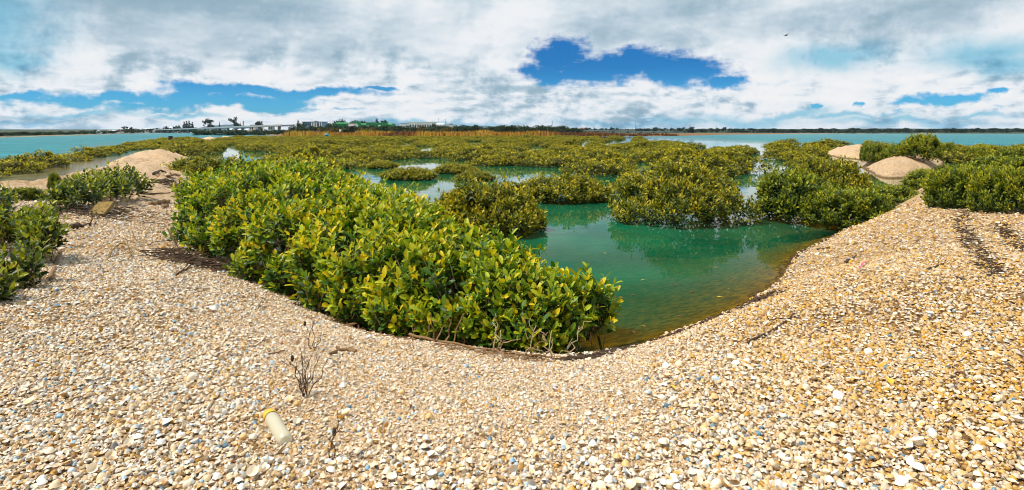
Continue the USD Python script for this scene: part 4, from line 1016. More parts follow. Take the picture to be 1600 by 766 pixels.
for k in (0.02, 0.47, 0.56, 0.64, 0.73, 0.87, 0.96):
    wb = fix(503.5, 470) - fix(472, 470); Hb = zat(190.2, 470) - ground_z(fix(487, 470), 470)
    mesh("pillar", *boxm(-wb / 2 + wb * k, -7.3, Hb / 2 - 0.3, 0.45, 0.5, Hb - 0.6), M["white_wall"], t)
building("house", "pale wall house right of the blue building", 503.8, 512, 191.2, 520, "cream_wall", "pale_roof", 10, 2, pitch=.6)
t = building("factory", "wide white building with a row of tall windows above the tree belt", 636, 678, 190.6, 620, "white_wall", "pale_roof", 26, 11, cat="building", base=None)
wb = fix(678, 620) - fix(636, 620); Hb = zat(190.6, 620) - ground_z(fix(657, 620), 620)
for k in range(12):
    mesh("pilaster", *boxm(-wb / 2 + wb * k / 11, -13.2, Hb / 2 - 0.3, 0.5, 0.5, Hb - 0.7), M["white_wall"], t)
building("house", "low dark-roofed building left of the wide white one", 626, 636, 192.8, 600, "white_wall", "dark_roof", 10, 3)
building("house", "white building right of the dark round tree, below the two masts", 682, 693, 192.2, 600, "white_wall", "pale_roof", 12, 3, pitch=1.2)
building("house", "long low white building with a dark gable at the end of the skyline", 693.5, 712, 194.4, 600, "white_wall", "pale_roof", 10, 4)
building("house", "small dark-gabled house below the right mast", 702, 706, 193, 580, "white_wall", "dark_roof", 8, 1, pitch=1.0)
building("house", "small pale house right of the tree belt", 808, 818, 197, 620, "cream_wall", "pale_roof", 10, 2, pitch=1.0)
building("house", "house with a red roof in the trees over the thin white bridge", 908, 913, 199.6, 800, "cream_wall", "red_roof", 8, 2, pitch=1.6)
for k, (a_, b_, top_, roof_, wall_, lab) in enumerate([
        (140, 150, 204.2, "pale_roof", "white_wall", "long white house, leftmost on the left shore"), (168, 178, 203.2, "pale_roof", "white_wall", "white house with a wide pale roof on the left shore"), (179, 185, 203.8, "red_roof", "cream_wall", "cream house with a red roof on the left shore"),
        (196, 202, 200.4, "pale_roof", "white_wall", "white house high on the left shore below the raised tree"), (226, 237, 200.0, "pale_roof", "white_wall", "largest white house on the left shore, two storeys"), (236, 241, 202.4, "pale_roof", "cream_wall", "small cream house right of the largest white one"),
        (210, 216, 203.6, "red_roof", "cream_wall", "low red-roofed house near the left shore's middle"), (187, 191, 206, "pale_roof", "white_wall", "tiny white boat shed at the water on the left shore"), (262, 269, 199.4, "pale_roof", "white_wall", "white house behind the left end of the bridge"),
        (274, 279, 198.4, "pale_roof", "cream_wall", "cream house below the wide dark tree"), (297, 303, 198.2, "pale_roof", "white_wall", "white house at the foot of the four conifers"), (390, 396, 195.0, "dark_roof", "cream_wall", "cream house with a dark roof left of the single broad tree"),
        (402, 409, 194.6, "pale_roof", "cream_wall", "cream house under the single broad tree"), (419, 426, 194.6, "pale_roof", "concrete", "pale grey house right of the single broad tree"), (354, 361, 201, "pale_roof", "white_wall", "white house seen below the bridge deck, left one"), (371, 377, 201.4, "pale_roof", "cream_wall", "cream house seen below the bridge deck, middle one"),
        (382, 387, 201.2, "pale_roof", "white_wall", "white house seen below the bridge deck, right one")]):
    Yh = float(np.interp((a_ + b_) / 2, [0, 100, 180, 240, 300], [270, 400, 640, 960, 1040])) if a_ < 345 else (1040 if a_ < 350 or a_ > 388 else 700)
    building("house", lab, a_, b_, top_, Yh, wall_, roof_, 9, 2, group="houses along the left shore", cat="house", pitch=0.9, rows=1)
t = thing("hoarding", "tall narrow orange hoarding above the bridge, right of the umbrella pine", "hoarding", (fix(380.5, 890), 890, ground_z(fix(380.5, 890), 890)))
hz_ = zat(189.2, 890) - ground_z(fix(380.5, 890), 890)
mesh("post", *boxm(-0.5, 0, hz_ / 2, 0.3, 0.3, hz_), M["dark_steel"], t); mesh("post", *boxm(0.5, 0, hz_ / 2, 0.3, 0.3, hz_), M["dark_steel"], t)
mesh("panel", *boxm(0, -0.3, hz_ - 3.2, 1.7, 0.2, 6.2), M["orange_sheet"], t)

def mast(label, px, Y, top, w, look="dark_steel", lattice=False):
    X = fix(px, Y); z = ground_z(X, Y); H = zat(top, Y) - z
    t = thing("mast", label, "mast", (X, Y, z))
    if lattice:
        for sx in (-1, 1):
            for sy in (-1, 1):
                mesh("leg", *tube([(sx * w, sy * w, -.5), (sx * w * .25, sy * w * .25, H)], [w * .16, w * .1], 4), M[look], t)
        for k in range(9):
            q = k / 9; a = w * (1 - .75 * q); b = w * (1 - .75 * (q + 1 / 9))
            for s in (-1, 1):
                mesh("brace", *tube([(-s * a, -a, H * q), (s * b, -b, H * (q + 1 / 9))], w * .08, 4), M[look], t)
        for zz_ in (.72, .84):
            mesh("cross_arm", *boxm(0, 0, H * zz_, w * 3.0, w * .25, w * .25), M[look], t)
    else:
        mesh("pole", *tube([(0, 0, -.5), (0, 0, H * .6), (0, 0, H)], [w, w * .8, w * .5], 6), M[look], t)
        mesh("cross_arm", *boxm(0, 0, H * .93, w * 8, w, w), M[look], t)
mast("thin dark mast over the white building, left of the pair", 685.5, 700, 184.6, 0.22)
mast("thin dark mast over the white building, right of the pair", 695.5, 700, 185.6, 0.22)
mast("tall blue-grey lattice mast over the trees right of the belt", 863, 1100, 188.2, 1.0, "steel_blue", True)
mast("faint lattice mast over the trees left of the big marsh tree", 993.5, 1200, 192.8, .7, "steel_blue", True)
mast("blue lattice mast just left of the big marsh tree", 1078, 1200, 195.4, .8, "steel_blue", True)
mast("thin pole mast left of the big marsh tree", 1071, 1100, 198, .25)
mast("faint mast over the shore at the start of the turquoise bay", 1119, 1400, 195.5, .9, "steel_blue", True)

# small things at the edge of the marsh
X, Y = fix(531.5, 236), 236
t = thing("sign", "small white sign board on a post at the edge of the orange reeds", "sign", (X, Y, ground_z(X, Y)))
zt = zat(202.4, Y) - ground_z(X, Y)
mesh("board", *boxm(0, -.06, zt - .38, .8, .05, .75), M["white_wall"], t); mesh("post", *boxm(0, 0, zt / 2, .09, .09, zt), M["driftwood"], t)
def barrel(label, loc, r, L, look, lie=True, band="dark_paint"):
    t = thing("barrel", label, "barrel", loc)
    prof = [(0, 0), (r * .9, 0), (r * .94, L * .04), (r, L * .33), (r, L * .67), (r * .94, L * .96), (r * .9, L), (0, L)]
    tm = trimesh.creation.revolve(prof, sections=20)
    if lie:
        tm.apply_transform(trimesh.transformations.rotation_matrix(PI / 2, [0, 1, 0])); tm.apply_translation([-L / 2, 0, r])
    tmesh("drum", tm, M[look], t, 40)
    for k in (.33, .67):
        rg_ = trimesh.creation.annulus(r * .99, r * 1.035, L * .04, sections=20)
        if lie:
            rg_.apply_transform(trimesh.transformations.rotation_matrix(PI / 2, [0, 1, 0])); rg_.apply_translation([-L / 2 + L * k, 0, r])
        else:
            rg_.apply_translation([0, 0, L * k])
        tmesh("hoop", rg_, M[band], t, 40)
barrel("blue barrel lying at the edge of the orange reeds", (fix(510.5, 150), 150, zat(213.2, 150)), 0.32, 0.85, "teal_paint", True, "teal_paint")
barrel("dark upright drum with a rusty hoop among the mangroves on the left", (fix(266.5, 108), 108, zat(221, 108)), 0.36, 0.9, "dark_paint", False, "rust_paint")

# ------------------------------------------------------------------ shells
def shell_mesh(rings, segs, seed, flat=0.36, rib=0.0):
    """One valve: an egg-shaped dome with its beak at -x, unit radius, open side down."""
    r = np.random.default_rng(seed)
    a = np.arange(segs) * 2 * PI / segs
    R = 1 - 0.16 * np.cos(a) ** 2 + 0.07 * np.cos(a) + 0.03 * np.sin(2 * a + seed)
    out = [[-.18, 0, flat]]
    for k in range(1, rings + 1):
        q = k / rings
        wob = 1 + rib * np.cos(a * segs / 2) * q
        x = -.18 * (1 - q) + q * R * np.cos(a) * wob; y = q * R * np.sin(a) * (0.86 + .06 * math.sin(seed)) * wob
        z = flat * (1 - q ** 2.2) + 0 * a
        out += np.stack([x, y, z], 1).tolist()
    f = [[0, 1 + j, 1 + (j + 1) % segs] for j in range(segs)]
    for k in range(rings - 1):
        b = 1 + k * segs
        for j in range(segs):
            n_ = (j + 1) % segs
            f += [[b + j, b + segs + j, b + segs + n_], [b + j, b + segs + n_, b + n_]]
    return np.array(out), np.array(f)
def chip_mesh(seed):
    r = np.random.default_rng(seed)
    n = 5
    a = np.sort(r.random(n) * 2 * PI)
    rim = np.stack([np.cos(a), np.sin(a) * .7, r.normal(size=n) * .06], 1)
    v = np.vstack([rim, [[0.05, 0, .28]]])
    return v, np.array([[i, (i + 1) % n, n] for i in range(n)])
def qmul(a, b):
    w1, x1, y1, z1 = a.T; w2, x2, y2, z2 = b.T
    return np.stack([w1 * w2 - x1 * x2 - y1 * y2 - z1 * z2, w1 * x2 + x1 * w2 + y1 * z2 - z1 * y2, w1 * y2 - x1 * z2 + y1 * w2 + z1 * x2, w1 * z2 + x1 * y2 - y1 * x2 + z1 * w2], 1)
def qaxis(axis, ang):
    return np.concatenate([np.cos(ang / 2)[:, None], np.sin(ang / 2)[:, None] * axis], 1)
def scatter_shells():
    r = np.random.default_rng(91)
    P, S, K = [], [], []
    def patch(y0, y1, density, fine_only, size_c, size_f, cap=1.05):
        area = (y1 ** 2 - y0 ** 2) * cap
        n = int(area * density)
        y = np.sqrt(r.uniform(y0 ** 2, y1 ** 2, n)); x = r.uniform(-cap, cap, n) * y
        z, zone = terrain(x, y)
        fine = zone[:, 0]
        isf = r.random(n) < fine
        keep = (z > 0.015) & (isf if fine_only else ~isf | (r.random(n) < 0.10))
        x, y, z, fine, isf = x[keep], y[keep], z[keep], fine[keep], isf[keep]
        s = np.where(isf & fine_only, size_f * np.exp(r.normal(size=len(x)) * .32), size_c * np.exp(r.normal(size=len(x)) * .26))
        P.append(np.stack([x, y, z], 1)); S.append(s); K.append(np.where(isf & fine_only, 1, 0))
    patch(1.75, 4.2, 5200, False, 0.0112, 0.006, 0.93)
    patch(4.2, 7.5, 2200, False, 0.0122, 0.006, 0.88)
    patch(7.5, 14.0, 480, False, 0.0165, 0.007, 0.88)
    patch(1.75, 5.2, 8800, True, 0.013, 0.0062, 0.60)
    patch(5.2, 8.0, 2300, True, 0.013, 0.0080, 0.60)
    return np.vstack(P), np.concatenate(S), np.concatenate(K), r
SP, SS, SK, rs = scatter_shells()
n = len(SP)
yaw = rs.uniform(0, 2 * PI, n)
flip = rs.random(n) < 0.36
tilt = np.abs(rs.normal(size=n)) * 0.62
ta = rs.uniform(0, 2 * PI, n)
q = qaxis(np.tile([0, 0, 1.0], (n, 1)), yaw)
q = qmul(qaxis(np.stack([np.cos(ta), np.sin(ta), ta * 0], 1), tilt + np.where(flip, PI, 0)), q)
SP[:, 2] += SS * np.where(flip, 0.42, 0.10) + rs.uniform(-0.15, 0.65, n) * SS
visible = (np.abs(SP[:, 0] / SP[:, 1]) < 0.80) & (HOR + F * (EYE - SP[:, 2]) / SP[:, 1] < 764)
score = np.where(visible & (SK == 0), SS / np.hypot(np.hypot(SP[:, 0], SP[:, 1]), EYE), 0)
single = np.argsort(-score)[:300]
mask = np.ones(n, bool); mask[single] = False
VAR = [shell_mesh(2, 8, s, f_) for s, f_ in ((1, .74), (2, .64), (3, .82), (4, .70), (5, .58))]
CH = [chip_mesh(s) for s in (11, 12, 13)]
protos = [proto_mesh(v, f, M["shell_mixed"], None, True, "shell") for v, f in VAR] + [proto_mesh(v, f, M["shell_mixed"], None, False, "shell_fragment") for v, f in CH]
idx = np.where(SK == 0, rs.integers(0, 5, n), np.where(rs.random(n) < .45, rs.integers(0, 5, n), 5 + rs.integers(0, 3, n)))
sc3 = SS[:, None] * np.stack([rs.uniform(.88, 1.12, n), rs.uniform(.82, 1.08, n), rs.uniform(.8, 1.25, n)], 1)
instancer("shell_litter", protos, SP[mask], q[mask], sc3[mask], idx[mask], "countless bleached cockle shells and fragments covering the bank", "shells")
print("shells", n, "fragments", int((SK == 1).sum()))
SH = {}
def where(x, y):
    a = x / y
    col = ("in the lower left corner" if a < -.62 else "at the lower left" if a < -.45 else "below left of the bottle" if a < -.38 else "below the bottle" if a < -.3 else "below the single dead stalk" if a < -.2 else "left of the bottom middle" if a < -.05 else "at the bottom middle" if a < .1
           else "right of the bottom middle" if a < .25 else "at the lower right" if a < .42 else "left of the lower right corner" if a < .6 else "in the lower right corner")
    return col + (", by the edge" if y < 2.42 else "")
for i in single:
    u = rs.random()
    k = 0 if u < .34 else 1 if u < .62 else 2 if u < .78 else 3 if u < .92 else 4
    name_, _, _ = SHELL_KINDS[k]
    up_ = bool(flip[i])
    lab = f"{'large ' if SS[i] > .019 else 'small ' if SS[i] < .0155 else ''}{name_} cockle shell, {'hollow' if up_ else 'dome'} side up, {where(SP[i, 0], SP[i, 1])}"
    path = f"/World/{numbered('/World', 'cockle_shell')}"
    x = UsdGeom.Xform.Define(stage, path)
    if k not in SH:
        v, f = shell_mesh(4, 20, k + 1, (.74, .66, .76, .68, .62)[k], .018)
        mesh("valve", v, f, M["shell_" + name_.replace("-", "_")], x.GetPrim(), True)
        SH[k] = path
    else:
        x.GetPrim().GetReferences().AddInternalReference(SH[k]); 
    x.ClearXformOpOrder()
    x.AddTranslateOp().Set(Gf.Vec3d(*map(float, SP[i] + [0, 0, 0.25 * SS[i]])))
    x.AddOrientOp().Set(Gf.Quatf(*map(float, q[i])))
    x.AddScaleOp().Set(Gf.Vec3f(*map(float, sc3[i])))
    tag(x, lab, "shell", "cockle shells lying nearest along the front of the bank")
    if path != SH[k]:
        x.GetPrim().SetInstanceable(True)

# ------------------------------------------------------------------ driftwood, dead plants and litter on the shells
def stick(label, pts, r0, r1, look, lift=0.012, name="driftwood_stick", cat="stick", twigs=0, seed=0):
    P0 = [on_bank(*p[:2]) + [0, 0, lift + (p[2] if len(p) > 2 else 0)] for p in pts]
    base = P0[0].copy(); base[2] = 0
    t = thing(name, label, cat, tuple(P0[0]))
    r = np.random.default_rng(seed + 400)
    k = np.linspace(0, 1, len(P0)); kk_ = np.linspace(0, 1, max(8, 3 * len(P0)))
    A = np.array(P0) - P0[0]
    p = np.stack([np.interp(kk_, k, A[:, j]) for j in range(3)], 1)
    p[1:-1] += r.normal(size=(len(p) - 2, 3)) * r0 * 0.35
    mesh("stem", *tube(p, np.linspace(r0, r1, len(p)), 7), M[look], t, True)
    for q_ in range(twigs):
        i = int(r.integers(2, len(p) - 1)); d = unit(r.normal(size=3) + [0, 0, .6]) * np.linalg.norm(A[-1]) * r.uniform(.12, .3)
        mesh("side_twig", *tube(branch_path(r, p[i], p[i] + d, .15, 5), np.linspace(r1, r1 * .5, 5), 5), M[look], t)
    return t
stick("grey weathered stick lying beside the small upright mangrove on the left", [(80, 440), (88, 412), (95, 392)], .022, .016, "driftwood")
stick("dark club-shaped piece of driftwood below the yellow plank", [(112, 358), (128, 355), (150, 350)], .05, .012, "wrack", .03, twigs=2, seed=3)
stick("long thin dark stick across the shells, upper of the spit's sticks", [(214, 304), (236, 305), (266, 303)], .03, .012, "twig_dark", .03, seed=4)
stick("thick brown stick lying level on the spit", [(235, 321), (250, 319), (264, 316)], .05, .035, "driftwood", .03, seed=5)
stick("short brown stub of wood below the thick stick on the spit", [(255, 326), (261, 324)], .04, .03, "driftwood", .03, seed=6)
stick("curved dark branch high on the spit", [(240, 274), (248, 270), (258, 270), (267, 274)], .05, .02, "twig_dark", .05, seed=7)
stick("straight pale brown stick high on the spit", [(247, 277), (262, 278), (281, 276)], .06, .03, "driftwood", .05, seed=8)
stick("short branch with a dark knob and a raised fork, below the thicket", [(515, 556), (530, 549), (546, 550), (556, 552)], .010, .014, "driftwood", .012, twigs=2, seed=9)
stick("thin reddish twig lying flat left of the dead upright plant", [(418, 557), (431, 554), (444, 550)], .006, .004, "driftwood", seed=10)
stick("long thin dark twig on the right bank with a black knob at one end", [(1169, 539), (1185, 530), (1208, 519), (1228, 505), (1242, 492)], .011, .005, "twig_dark", .014, twigs=2, seed=11)
stick("short dark twig on the right bank near the top", [(1276, 391), (1290, 390), (1302, 387)], .012, .006, "twig_dark", .015, seed=12)
stick("broken brown twig pointing up the right bank", [(1320, 412), (1331, 407), (1338, 402)], .016, .007, "twig_dark", .02, twigs=3, seed=13)
stick("forked twig on the right bank below the debris line", [(1448, 425), (1460, 420), (1474, 414)], .012, .005, "twig_dark", .015, twigs=2, seed=14)
stick("small dark twig near the right edge of the coarse shells", [(1496, 436), (1508, 440)], .012, .006, "twig_dark", .015, seed=15)
stick("bundle twig at the foot of the thicket, pointing to the brush pile", [(262, 372, .12), (275, 390, .05), (292, 408)], .012, .007, "twig_dark", .02, twigs=4, seed=16)
stick("brown stem with side twigs lying on the shells beside the brush pile", [(276, 432), (290, 424), (308, 410)], .012, .006, "twig_dark", .02, twigs=3, seed=17)
stick("slender bare branch stretched along the foot of the thicket", [(640, 528), (690, 540), (745, 550), (800, 556)], .011, .006, "driftwood", .03, twigs=5, seed=18)
stick("bent pale branch showing low in the front of the thicket", [(508, 478, .10), (518, 462, .22), (532, 446, .30), (552, 445, .30)], .014, .009, "twig_pale", .0, twigs=3, seed=19)
stick("curled dry vine loop with a knotted end on the left shells", [(168, 408), (176, 396, .03), (186, 386, .03), (196, 388, .05), (206, 398, .05), (202, 408, .02), (186, 411)], .010, .006, "plank_wood", .012, name="dry_vine", cat="vine", seed=20)
stick("rusty cane lying under the end of the thicket", [(760, 551), (800, 557), (862, 563)], .010, .005, "driftwood", .02, twigs=3, seed=21)

def dead_plant(label, px, py, tips, look, seed, pods=1):
    base = on_bank(px, py)
    t = thing("dead_plant", label, "plant", tuple(base - [0, 0, .02]))
    r = np.random.default_rng(seed)
    for tx, ty in [(px + (a_ - px) * 1.15, b_) for a_, b_ in tips]:
        y = base[1] + r.normal() * .03
        tip = np.array([fix(tx, y), y, zat(ty, y)]) - base + [0, 0, .02]
        p = branch_path(r, (r.normal() * .008, r.normal() * .008, 0), tip, .035, 9)
        o_ = mesh("stem", *tube(p, np.linspace(.0030, .0012, 9), 5), M[look], t)
        for k in range(2):
            i = int(r.integers(3, 8)); d = unit(p[-1] - p[0] + r.normal(size=3) * .12) * r.uniform(.03, .07)
            mesh("twig", *tube([p[i], p[i] + d * .6 + r.normal(size=3) * .004, p[i] + d], [.002, .0016, .001], 4), M[look], o_)
        if pods > 0:
            pods -= 1
            s = trimesh.creation.icosphere(1, .009); s.apply_scale([1, .7, 2.0]); s.apply_translation(p[-2])
            tmesh("seed_pod", s, M["wrack"], t, True)
dead_plant("dead upright plant with a fan of dark stems, in the middle of the shells", 476, 621, [(458, 552), (463, 560), (470, 545), (476, 540), (488, 550), (497, 556), (508, 560), (484, 575), (463, 585)], "twig_dark", 1)
dead_plant("single dead stalk standing in the shells below the fan-shaped one", 517, 718, [(528, 665), (533, 655), (524, 690)], "twig_dark", 2, 1)
dead_plant("thin dead stalk at the foot of the thicket above the fan-shaped plant", 492, 548, [(478, 500), (488, 492), (474, 516), (500, 520)], "twig_dark", 3, 1)
dead_plant("small bare sprout at the left foot of the thicket", 405, 486, [(398, 452), (410, 462)], "twig_dark", 4, 0)
dead_plant("bare sprout at the thicket's front edge, below the largest leaves", 645, 548, [(642, 520), (648, 512)], "twig_pale", 5, 0)
for k, (px, py, tx, ty) in enumerate([(768, 557, 774, 500), (795, 560, 782, 505), (812, 561, 838, 498), (845, 563, 862, 505), (866, 562, 848, 515), (880, 553, 905, 500)]):
    b = on_bank(px, py); y = b[1]
    t = thing("bare_stem", f"bare pale stem rising into the near end of the thicket, number {k + 1} from its left" if False else ["leftmost bare pale stem under the near end of the thicket", "second bare pale stem under the near end of the thicket", "long slanting pale stem under the near end of the thicket", "upright pale stem at the water's edge under the thicket", "short pale stem leaning left at the water's edge under the thicket", "pale stem leaning out over the brown shallows"][k], "stem", tuple(b - [0, 0, .05]))
    r = np.random.default_rng(500 + k)
    tip = np.array([fix(tx, y + .1), y + .1, zat(ty, y + .1)]) - b
    p = branch_path(r, (0, 0, 0), tip, .06, 9)
    mesh("stem", *tube(p, np.linspace(.006, .003, 9), 6), M["twig_pale"], t, True)
    for q_ in range(4):
        i = int(r.integers(2, 8)); d = unit(r.normal(size=3) + [0, -.2, .9]) * r.uniform(.05, .14)
        mesh("side_twig", *tube(branch_path(r, p[i], p[i] + d, .12, 5), np.linspace(.0035, .002, 5), 4), M["twig_pale"], t)

# brush piles and wrack lines: dark broken stems, too many to count
def debris(name, label, centres, n, spread, size, look, seed, category, lift=.01, rmax=.004):
    r = np.random.default_rng(seed)
    parts = []
    C = [on_bank(*c) for c in centres]
    for _ in range(n):
        k = r.random() * (len(C) - 1); i = min(int(k), len(C) - 2) if len(C) > 1 else 0
        c = C[i] if len(C) == 1 else C[i] + (C[i + 1] - C[i]) * (k - i)
        x, y = c[0] + r.normal() * spread[0], c[1] + r.normal() * spread[1]
        a, L = r.uniform(0, 2 * PI), size * r.uniform(.3, 1.4)
        parts.append((x, y, a, L, r.normal() * .12))
    Pq = np.array(parts); z = terrain(Pq[:, 0], Pq[:, 1])[0]
    ms = []
    for (x, y, a, L, tl), z_ in zip(parts, z):
        if z_ < -.03:
            continue
        d = np.array([math.cos(a), math.sin(a), tl]) * L / 2
        c = np.array([x, y, max(z_, 0) + lift + abs(d[2])])
        ms.append(tube([c - d, c + r.normal(size=3) * L * .05, c + d], [rmax * .7, rmax, rmax * .5], 4))
    tag(mesh(name, *join(ms), M[look]), label, category, None, "stuff")
debris("brush_pile", "dry dark brush heaped at the left foot of the thicket", [(285, 402), (300, 412), (330, 418)], 210, (.22, .2), .34, "twig_dark", 1, "brush", .03, .006)
debris("wrack", "dark brown wrack and broken stems around the yellow plank", [(122, 332), (160, 337), (200, 326)], 330, (.30, .22), .22, "wrack", 2, "wrack", .012, .006)
debris("wrack", "dark patch of wrack on the spit beside the thick stick", [(250, 290), (270, 291), (285, 295)], 130, (.3, .3), .35, "wrack", 3, "wrack", .02, .012)
debris("wrack", "long dark line of wrack running down the right bank", [(1508, 330), (1500, 352), (1512, 372), (1530, 392), (1545, 415), (1560, 430)], 620, (.05, .07), .08, "wrack", 4, "wrack", .010, .0042)
debris("wrack", "second dark line of wrack at the right edge", [(1565, 352), (1580, 372), (1600, 395)], 260, (.05, .07), .08, "wrack", 5, "wrack", .010, .0042)
debris("wrack", "thin brown drift line along the lip of the green pool", [(890, 563), (930, 556), (1000, 534), (1100, 503), (1150, 484), (1190, 448), (1240, 404), (1300, 371)], 1100, (.05, .05), .06, "wrack", 6, "wrack", .012, .005)
debris("wrack", "twigs and husks caught under the front of the thicket", [(450, 460), (500, 490), (600, 524), (700, 544), (800, 558), (870, 563)], 190, (.07, .07), .16, "driftwood", 7, "wrack", .006, .0035)
debris("wrack", "small dark clump of husks at the bend of the pool's edge", [(1180, 470), (1200, 462)], 120, (.09, .09), .08, "wrack", 8, "wrack", .012, .008)

# the yellow plank, the bottle, fallen leaves, a strip of pink plastic
p = on_bank(158, 334)
t = thing("plank", "short yellowed timber plank end lying on the wrack behind the dry driftwood", "plank", tuple(p + [0, 0, .06]), math.radians(18))
tm = trimesh.creation.box([.24, .62, .09]); tm.apply_transform(trimesh.transformations.rotation_matrix(math.radians(14), [1, 0, 0]))
tmesh("board", tm, M["plank_wood"], t, False)
for s in (-.07, .07):
    nl = trimesh.creation.cylinder(radius=.008, height=.02, sections=8); nl.apply_translation([s, -.2, .0]); nl.apply_transform(trimesh.transformations.rotation_matrix(math.radians(14), [1, 0, 0])); nl.apply_translation([0, -.012, .05]); tmesh("nail", nl, M["dark_steel"], t, 30)
g = Graph()
M["bottle_plastic"] = g.build("bottle_plastic", surface=g("principled_bsdf", "BSDF", base_color=(0.44, 0.39, 0.28), roughness=0.4, subsurface_weight=0.25, subsurface_scale=0.03, subsurface_radius=(1.0, 0.9, 0.6)))
a, b = on_bank(421, 653), on_bank(446, 694)
d = b - a; L = np.linalg.norm(d); yaw_ = math.atan2(d[1], d[0])
t = thing("plastic_bottle", "translucent white plastic bottle with a yellow end lying among the shells", "bottle", tuple(a + [0, 0, .014]), yaw_)
r_ = .032
prof = [(0, 0.012 * L), (.45 * r_, .012 * L), (.62 * r_, .05 * L), (.9 * r_, .14 * L), (r_, .22 * L), (r_, .50 * L), (.97 * r_, .52 * L), (r_, .54 * L), (r_, .92 * L), (.93 * r_, .975 * L), (.7 * r_, L), (0, .985 * L)]
tm = trimesh.creation.revolve(prof, sections=32); tm.apply_transform(trimesh.transformations.rotation_matrix(PI / 2, [0, 1, 0])); tmesh("body", tm, M["bottle_plastic"], t, 40)
cp = trimesh.creation.revolve([(0, -.03 * L), (.78 * r_, -.03 * L), (.93 * r_, .0), (1.02 * r_, .10 * L), (.98 * r_, .135 * L), (.9 * r_, .12 * L), (.5 * r_, .02 * L), (0, .02 * L)], sections=32); cp.apply_transform(trimesh.transformations.rotation_matrix(PI / 2, [0, 1, 0])); tmesh("cap", cp, M["yellow_plastic"], t, 40)
def fallen_leaf(label, px, py, size, look, seed, water=False, group=None, cat="leaf"):
    p = at(px, py, 0.006) if water else on_bank(px, py) + [0, 0, .014]
    r = np.random.default_rng(seed)
    t = thing("fallen_leaf", label, cat, tuple(p), r.uniform(0, 6.28), None, group)
    v = LEAF_V * [size, size * r.uniform(.8, 1.2), size * (0.4 if water else 2.0)] ; v = v - v.mean(0) + [0, 0, .004]
    mesh("blade", v, LEAF_F, M[look], t)
    mesh("stalk", *tube([v[0], v[0] - [size * .2, 0, -.002]], .0016, 4), M[look], t)
for k, (px, py, s, look, lab) in enumerate([
        (644, 641, .055, "dead_leaf_dark", "curled brown leaf on the shells right of the dead stalk"), (1052, 610, .05, "yellow_leaf", "yellow-brown leaf on the fine shells right of the middle"), (166, 545, .05, "dead_leaf_dark", "dark folded leaf on the left shells"),
        (507, 527, .04, "dead_leaf_dark", "small dark leaf below the thicket"), (547, 531, .045, "dead_leaf", "brown leaf below the thicket beside the forked branch"), (248, 390, .07, "dead_leaf_dark", "dark leaf left of the brush pile"),
        (355, 458, .04, "dead_leaf", "brown leaf on the fine shells left of the thicket"), (366, 727, .035, "dead_leaf_dark", "tiny maroon leaf near the bottom left"), (378, 620, .035, "dead_leaf", "narrow brown leaf left of the bottle"),
        (1418, 455, .05, "dead_leaf_dark", "dark leaf on the right bank under the twig"), (1500, 588, .06, "dead_leaf_dark", "brown leaf among the coarse shells at the right"), (1390, 600, .07, "yellow_leaf", "long yellow leaf among the coarse shells")]):
    fallen_leaf(lab, px, py, s, look, 600 + k)
for k, (px, py, s, look) in enumerate([(990, 519, .085, "dead_leaf"), (1006, 510, .04, "dead_leaf"), (1080, 456, .07, "dead_leaf_dark"), (1124, 464, .06, "yellow_leaf"), (1118, 418, .06, "dead_leaf"), (1146, 438, .06, "dead_leaf_dark"), (970, 465, .06, "dead_leaf"), (988, 461, .05, "dead_leaf_dark"),
                                 (965, 478, .06, "dead_leaf"), (948, 496, .05, "yellow_leaf"), (1055, 445, .07, "dead_leaf_dark"), (1004, 438, .05, "yellow_leaf"), (1060, 494, .06, "dead_leaf_dark"), (945, 396, .05, "yellow_leaf"), (1138, 452, .03, "yellow_leaf"), (890, 538, .07, "dead_leaf"), (897, 545, .06, "dead_leaf")]):
    fallen_leaf({"dead_leaf": "orange-brown leaf floating on the green pool near its lip", "dead_leaf_dark": "dark red-brown leaf floating on the green pool", "yellow_leaf": "yellow leaf floating on the green pool"}[look], px, py, s, look, 700 + k, True, "leaves floating on the green pool")
a, b = on_bank(1344, 423), on_bank(1354, 412)
t = thing("plastic_strip", "small strip of pink plastic on the right shell bank", "litter", tuple(a + [0, 0, .03]))
dv = b - a
pp = np.array([[0, 0, 0], dv * .4 + [0, 0, .015], dv]); sd = np.array([.012, .006, 0])
v = np.vstack([pp - sd, pp + sd, pp + sd + [0, 0, .003], pp - sd + [0, 0, .003]])
f = []
for i in range(2):
    for s0 in range(4):
        s1 = (s0 + 1) % 4
        f += [[s0 * 3 + i, s0 * 3 + i + 1, s1 * 3 + i + 1], [s0 * 3 + i, s1 * 3 + i + 1, s1 * 3 + i]]
f += [[0, 3, 6], [0, 6, 9], [2, 8, 5], [2, 11, 8]]
mesh("strip", v, np.array(f), M["pink_plastic"], t)

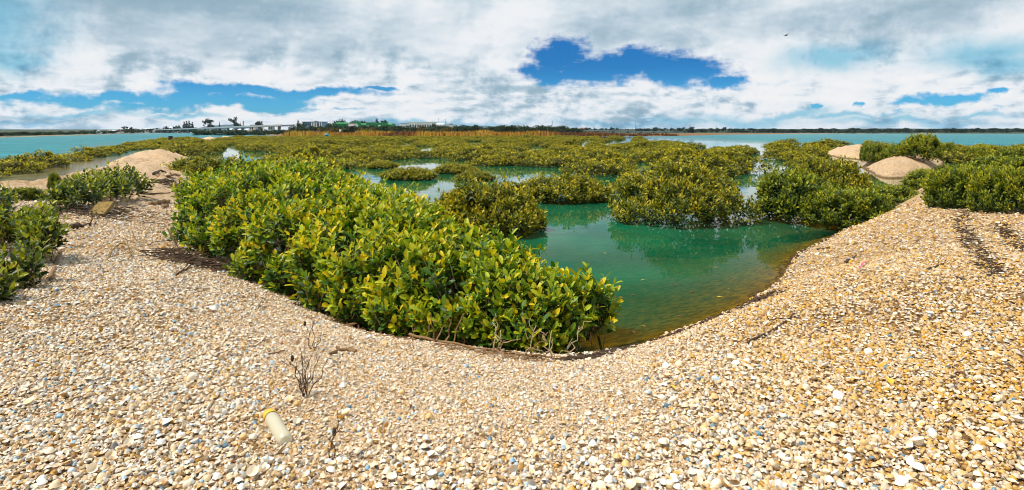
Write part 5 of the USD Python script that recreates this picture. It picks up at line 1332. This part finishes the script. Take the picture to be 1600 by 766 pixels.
# ------------------------------------------------------------------ the bird
def bird():
    Y = 60.0
    X, Z = fix(1228, Y), zat(55.5, Y)
    t = thing("bird", "dark bird gliding across the grey cloud on the right", "bird", (X, Y, Z), math.radians(200))
    prof = [(-.20, .004), (-.13, .03), (-.03, .052), (.07, .048), (.13, .03), (.16, .032), (.19, .026), (.21, .010), (.245, .002)]
    body = trimesh.creation.revolve([(0, prof[0][0])] + [(r_, x_) for x_, r_ in prof] + [(0, prof[-1][0])], sections=14)
    body.apply_transform(trimesh.transformations.rotation_matrix(PI / 2, [0, 1, 0]))
    tmesh("body", body, M["feather_dark"], t, 60)
    for s in (-1, 1):
        st = np.linspace(0, 1, 7)
        lead = np.stack([.08 + .05 * np.sin(PI * st) - .12 * st ** 2, s * (.03 + .42 * st), .10 * np.sin(PI * st * .7) ], 1)
        chord = .13 * (1 - .65 * st ** 1.5)
        trail = lead - np.stack([chord, 0 * st, .01 + 0 * st], 1)
        up_ = np.array([0, 0, .009]) * (1 - .7 * st)[:, None]
        v = np.vstack([lead, trail, (lead + trail) / 2 + up_, (lead + trail) / 2 - up_ * .3])
        f = []
        for i in range(6):
            for a_, b_ in ((0, 14), (14, 7), (7, 21), (21, 0)):
                f += [[a_ + i, a_ + i + 1, b_ + i + 1], [a_ + i, b_ + i + 1, b_ + i]]
        mesh("wing", v, np.array(f), M["feather_dark"], t, True)
    v = np.array([[-.16, -.02, 0], [-.16, .02, 0], [-.30, .06, 0], [-.30, -.06, 0], [-.16, 0, .012], [-.30, 0, .006]])
    mesh("tail", v, np.array([[0, 1, 2], [0, 2, 3], [0, 3, 5], [0, 5, 4], [1, 4, 5], [1, 5, 2], [0, 4, 1], [3, 2, 5]]), M["feather_dark"], t)
bird()

# ------------------------------------------------------------------ the air
g = Graph()
air = g.build("air", volume=g("principled_volume", "volume", color=(0.62, 0.80, 1.0), density=0.00004, anisotropy=0.1))
v, f = boxm(0, 3500, 46, 19000, 12000, 98)
tag(mesh("haze", v, f, air), "thin blue haze over the bay and the far hills", "haze", None, "stuff")
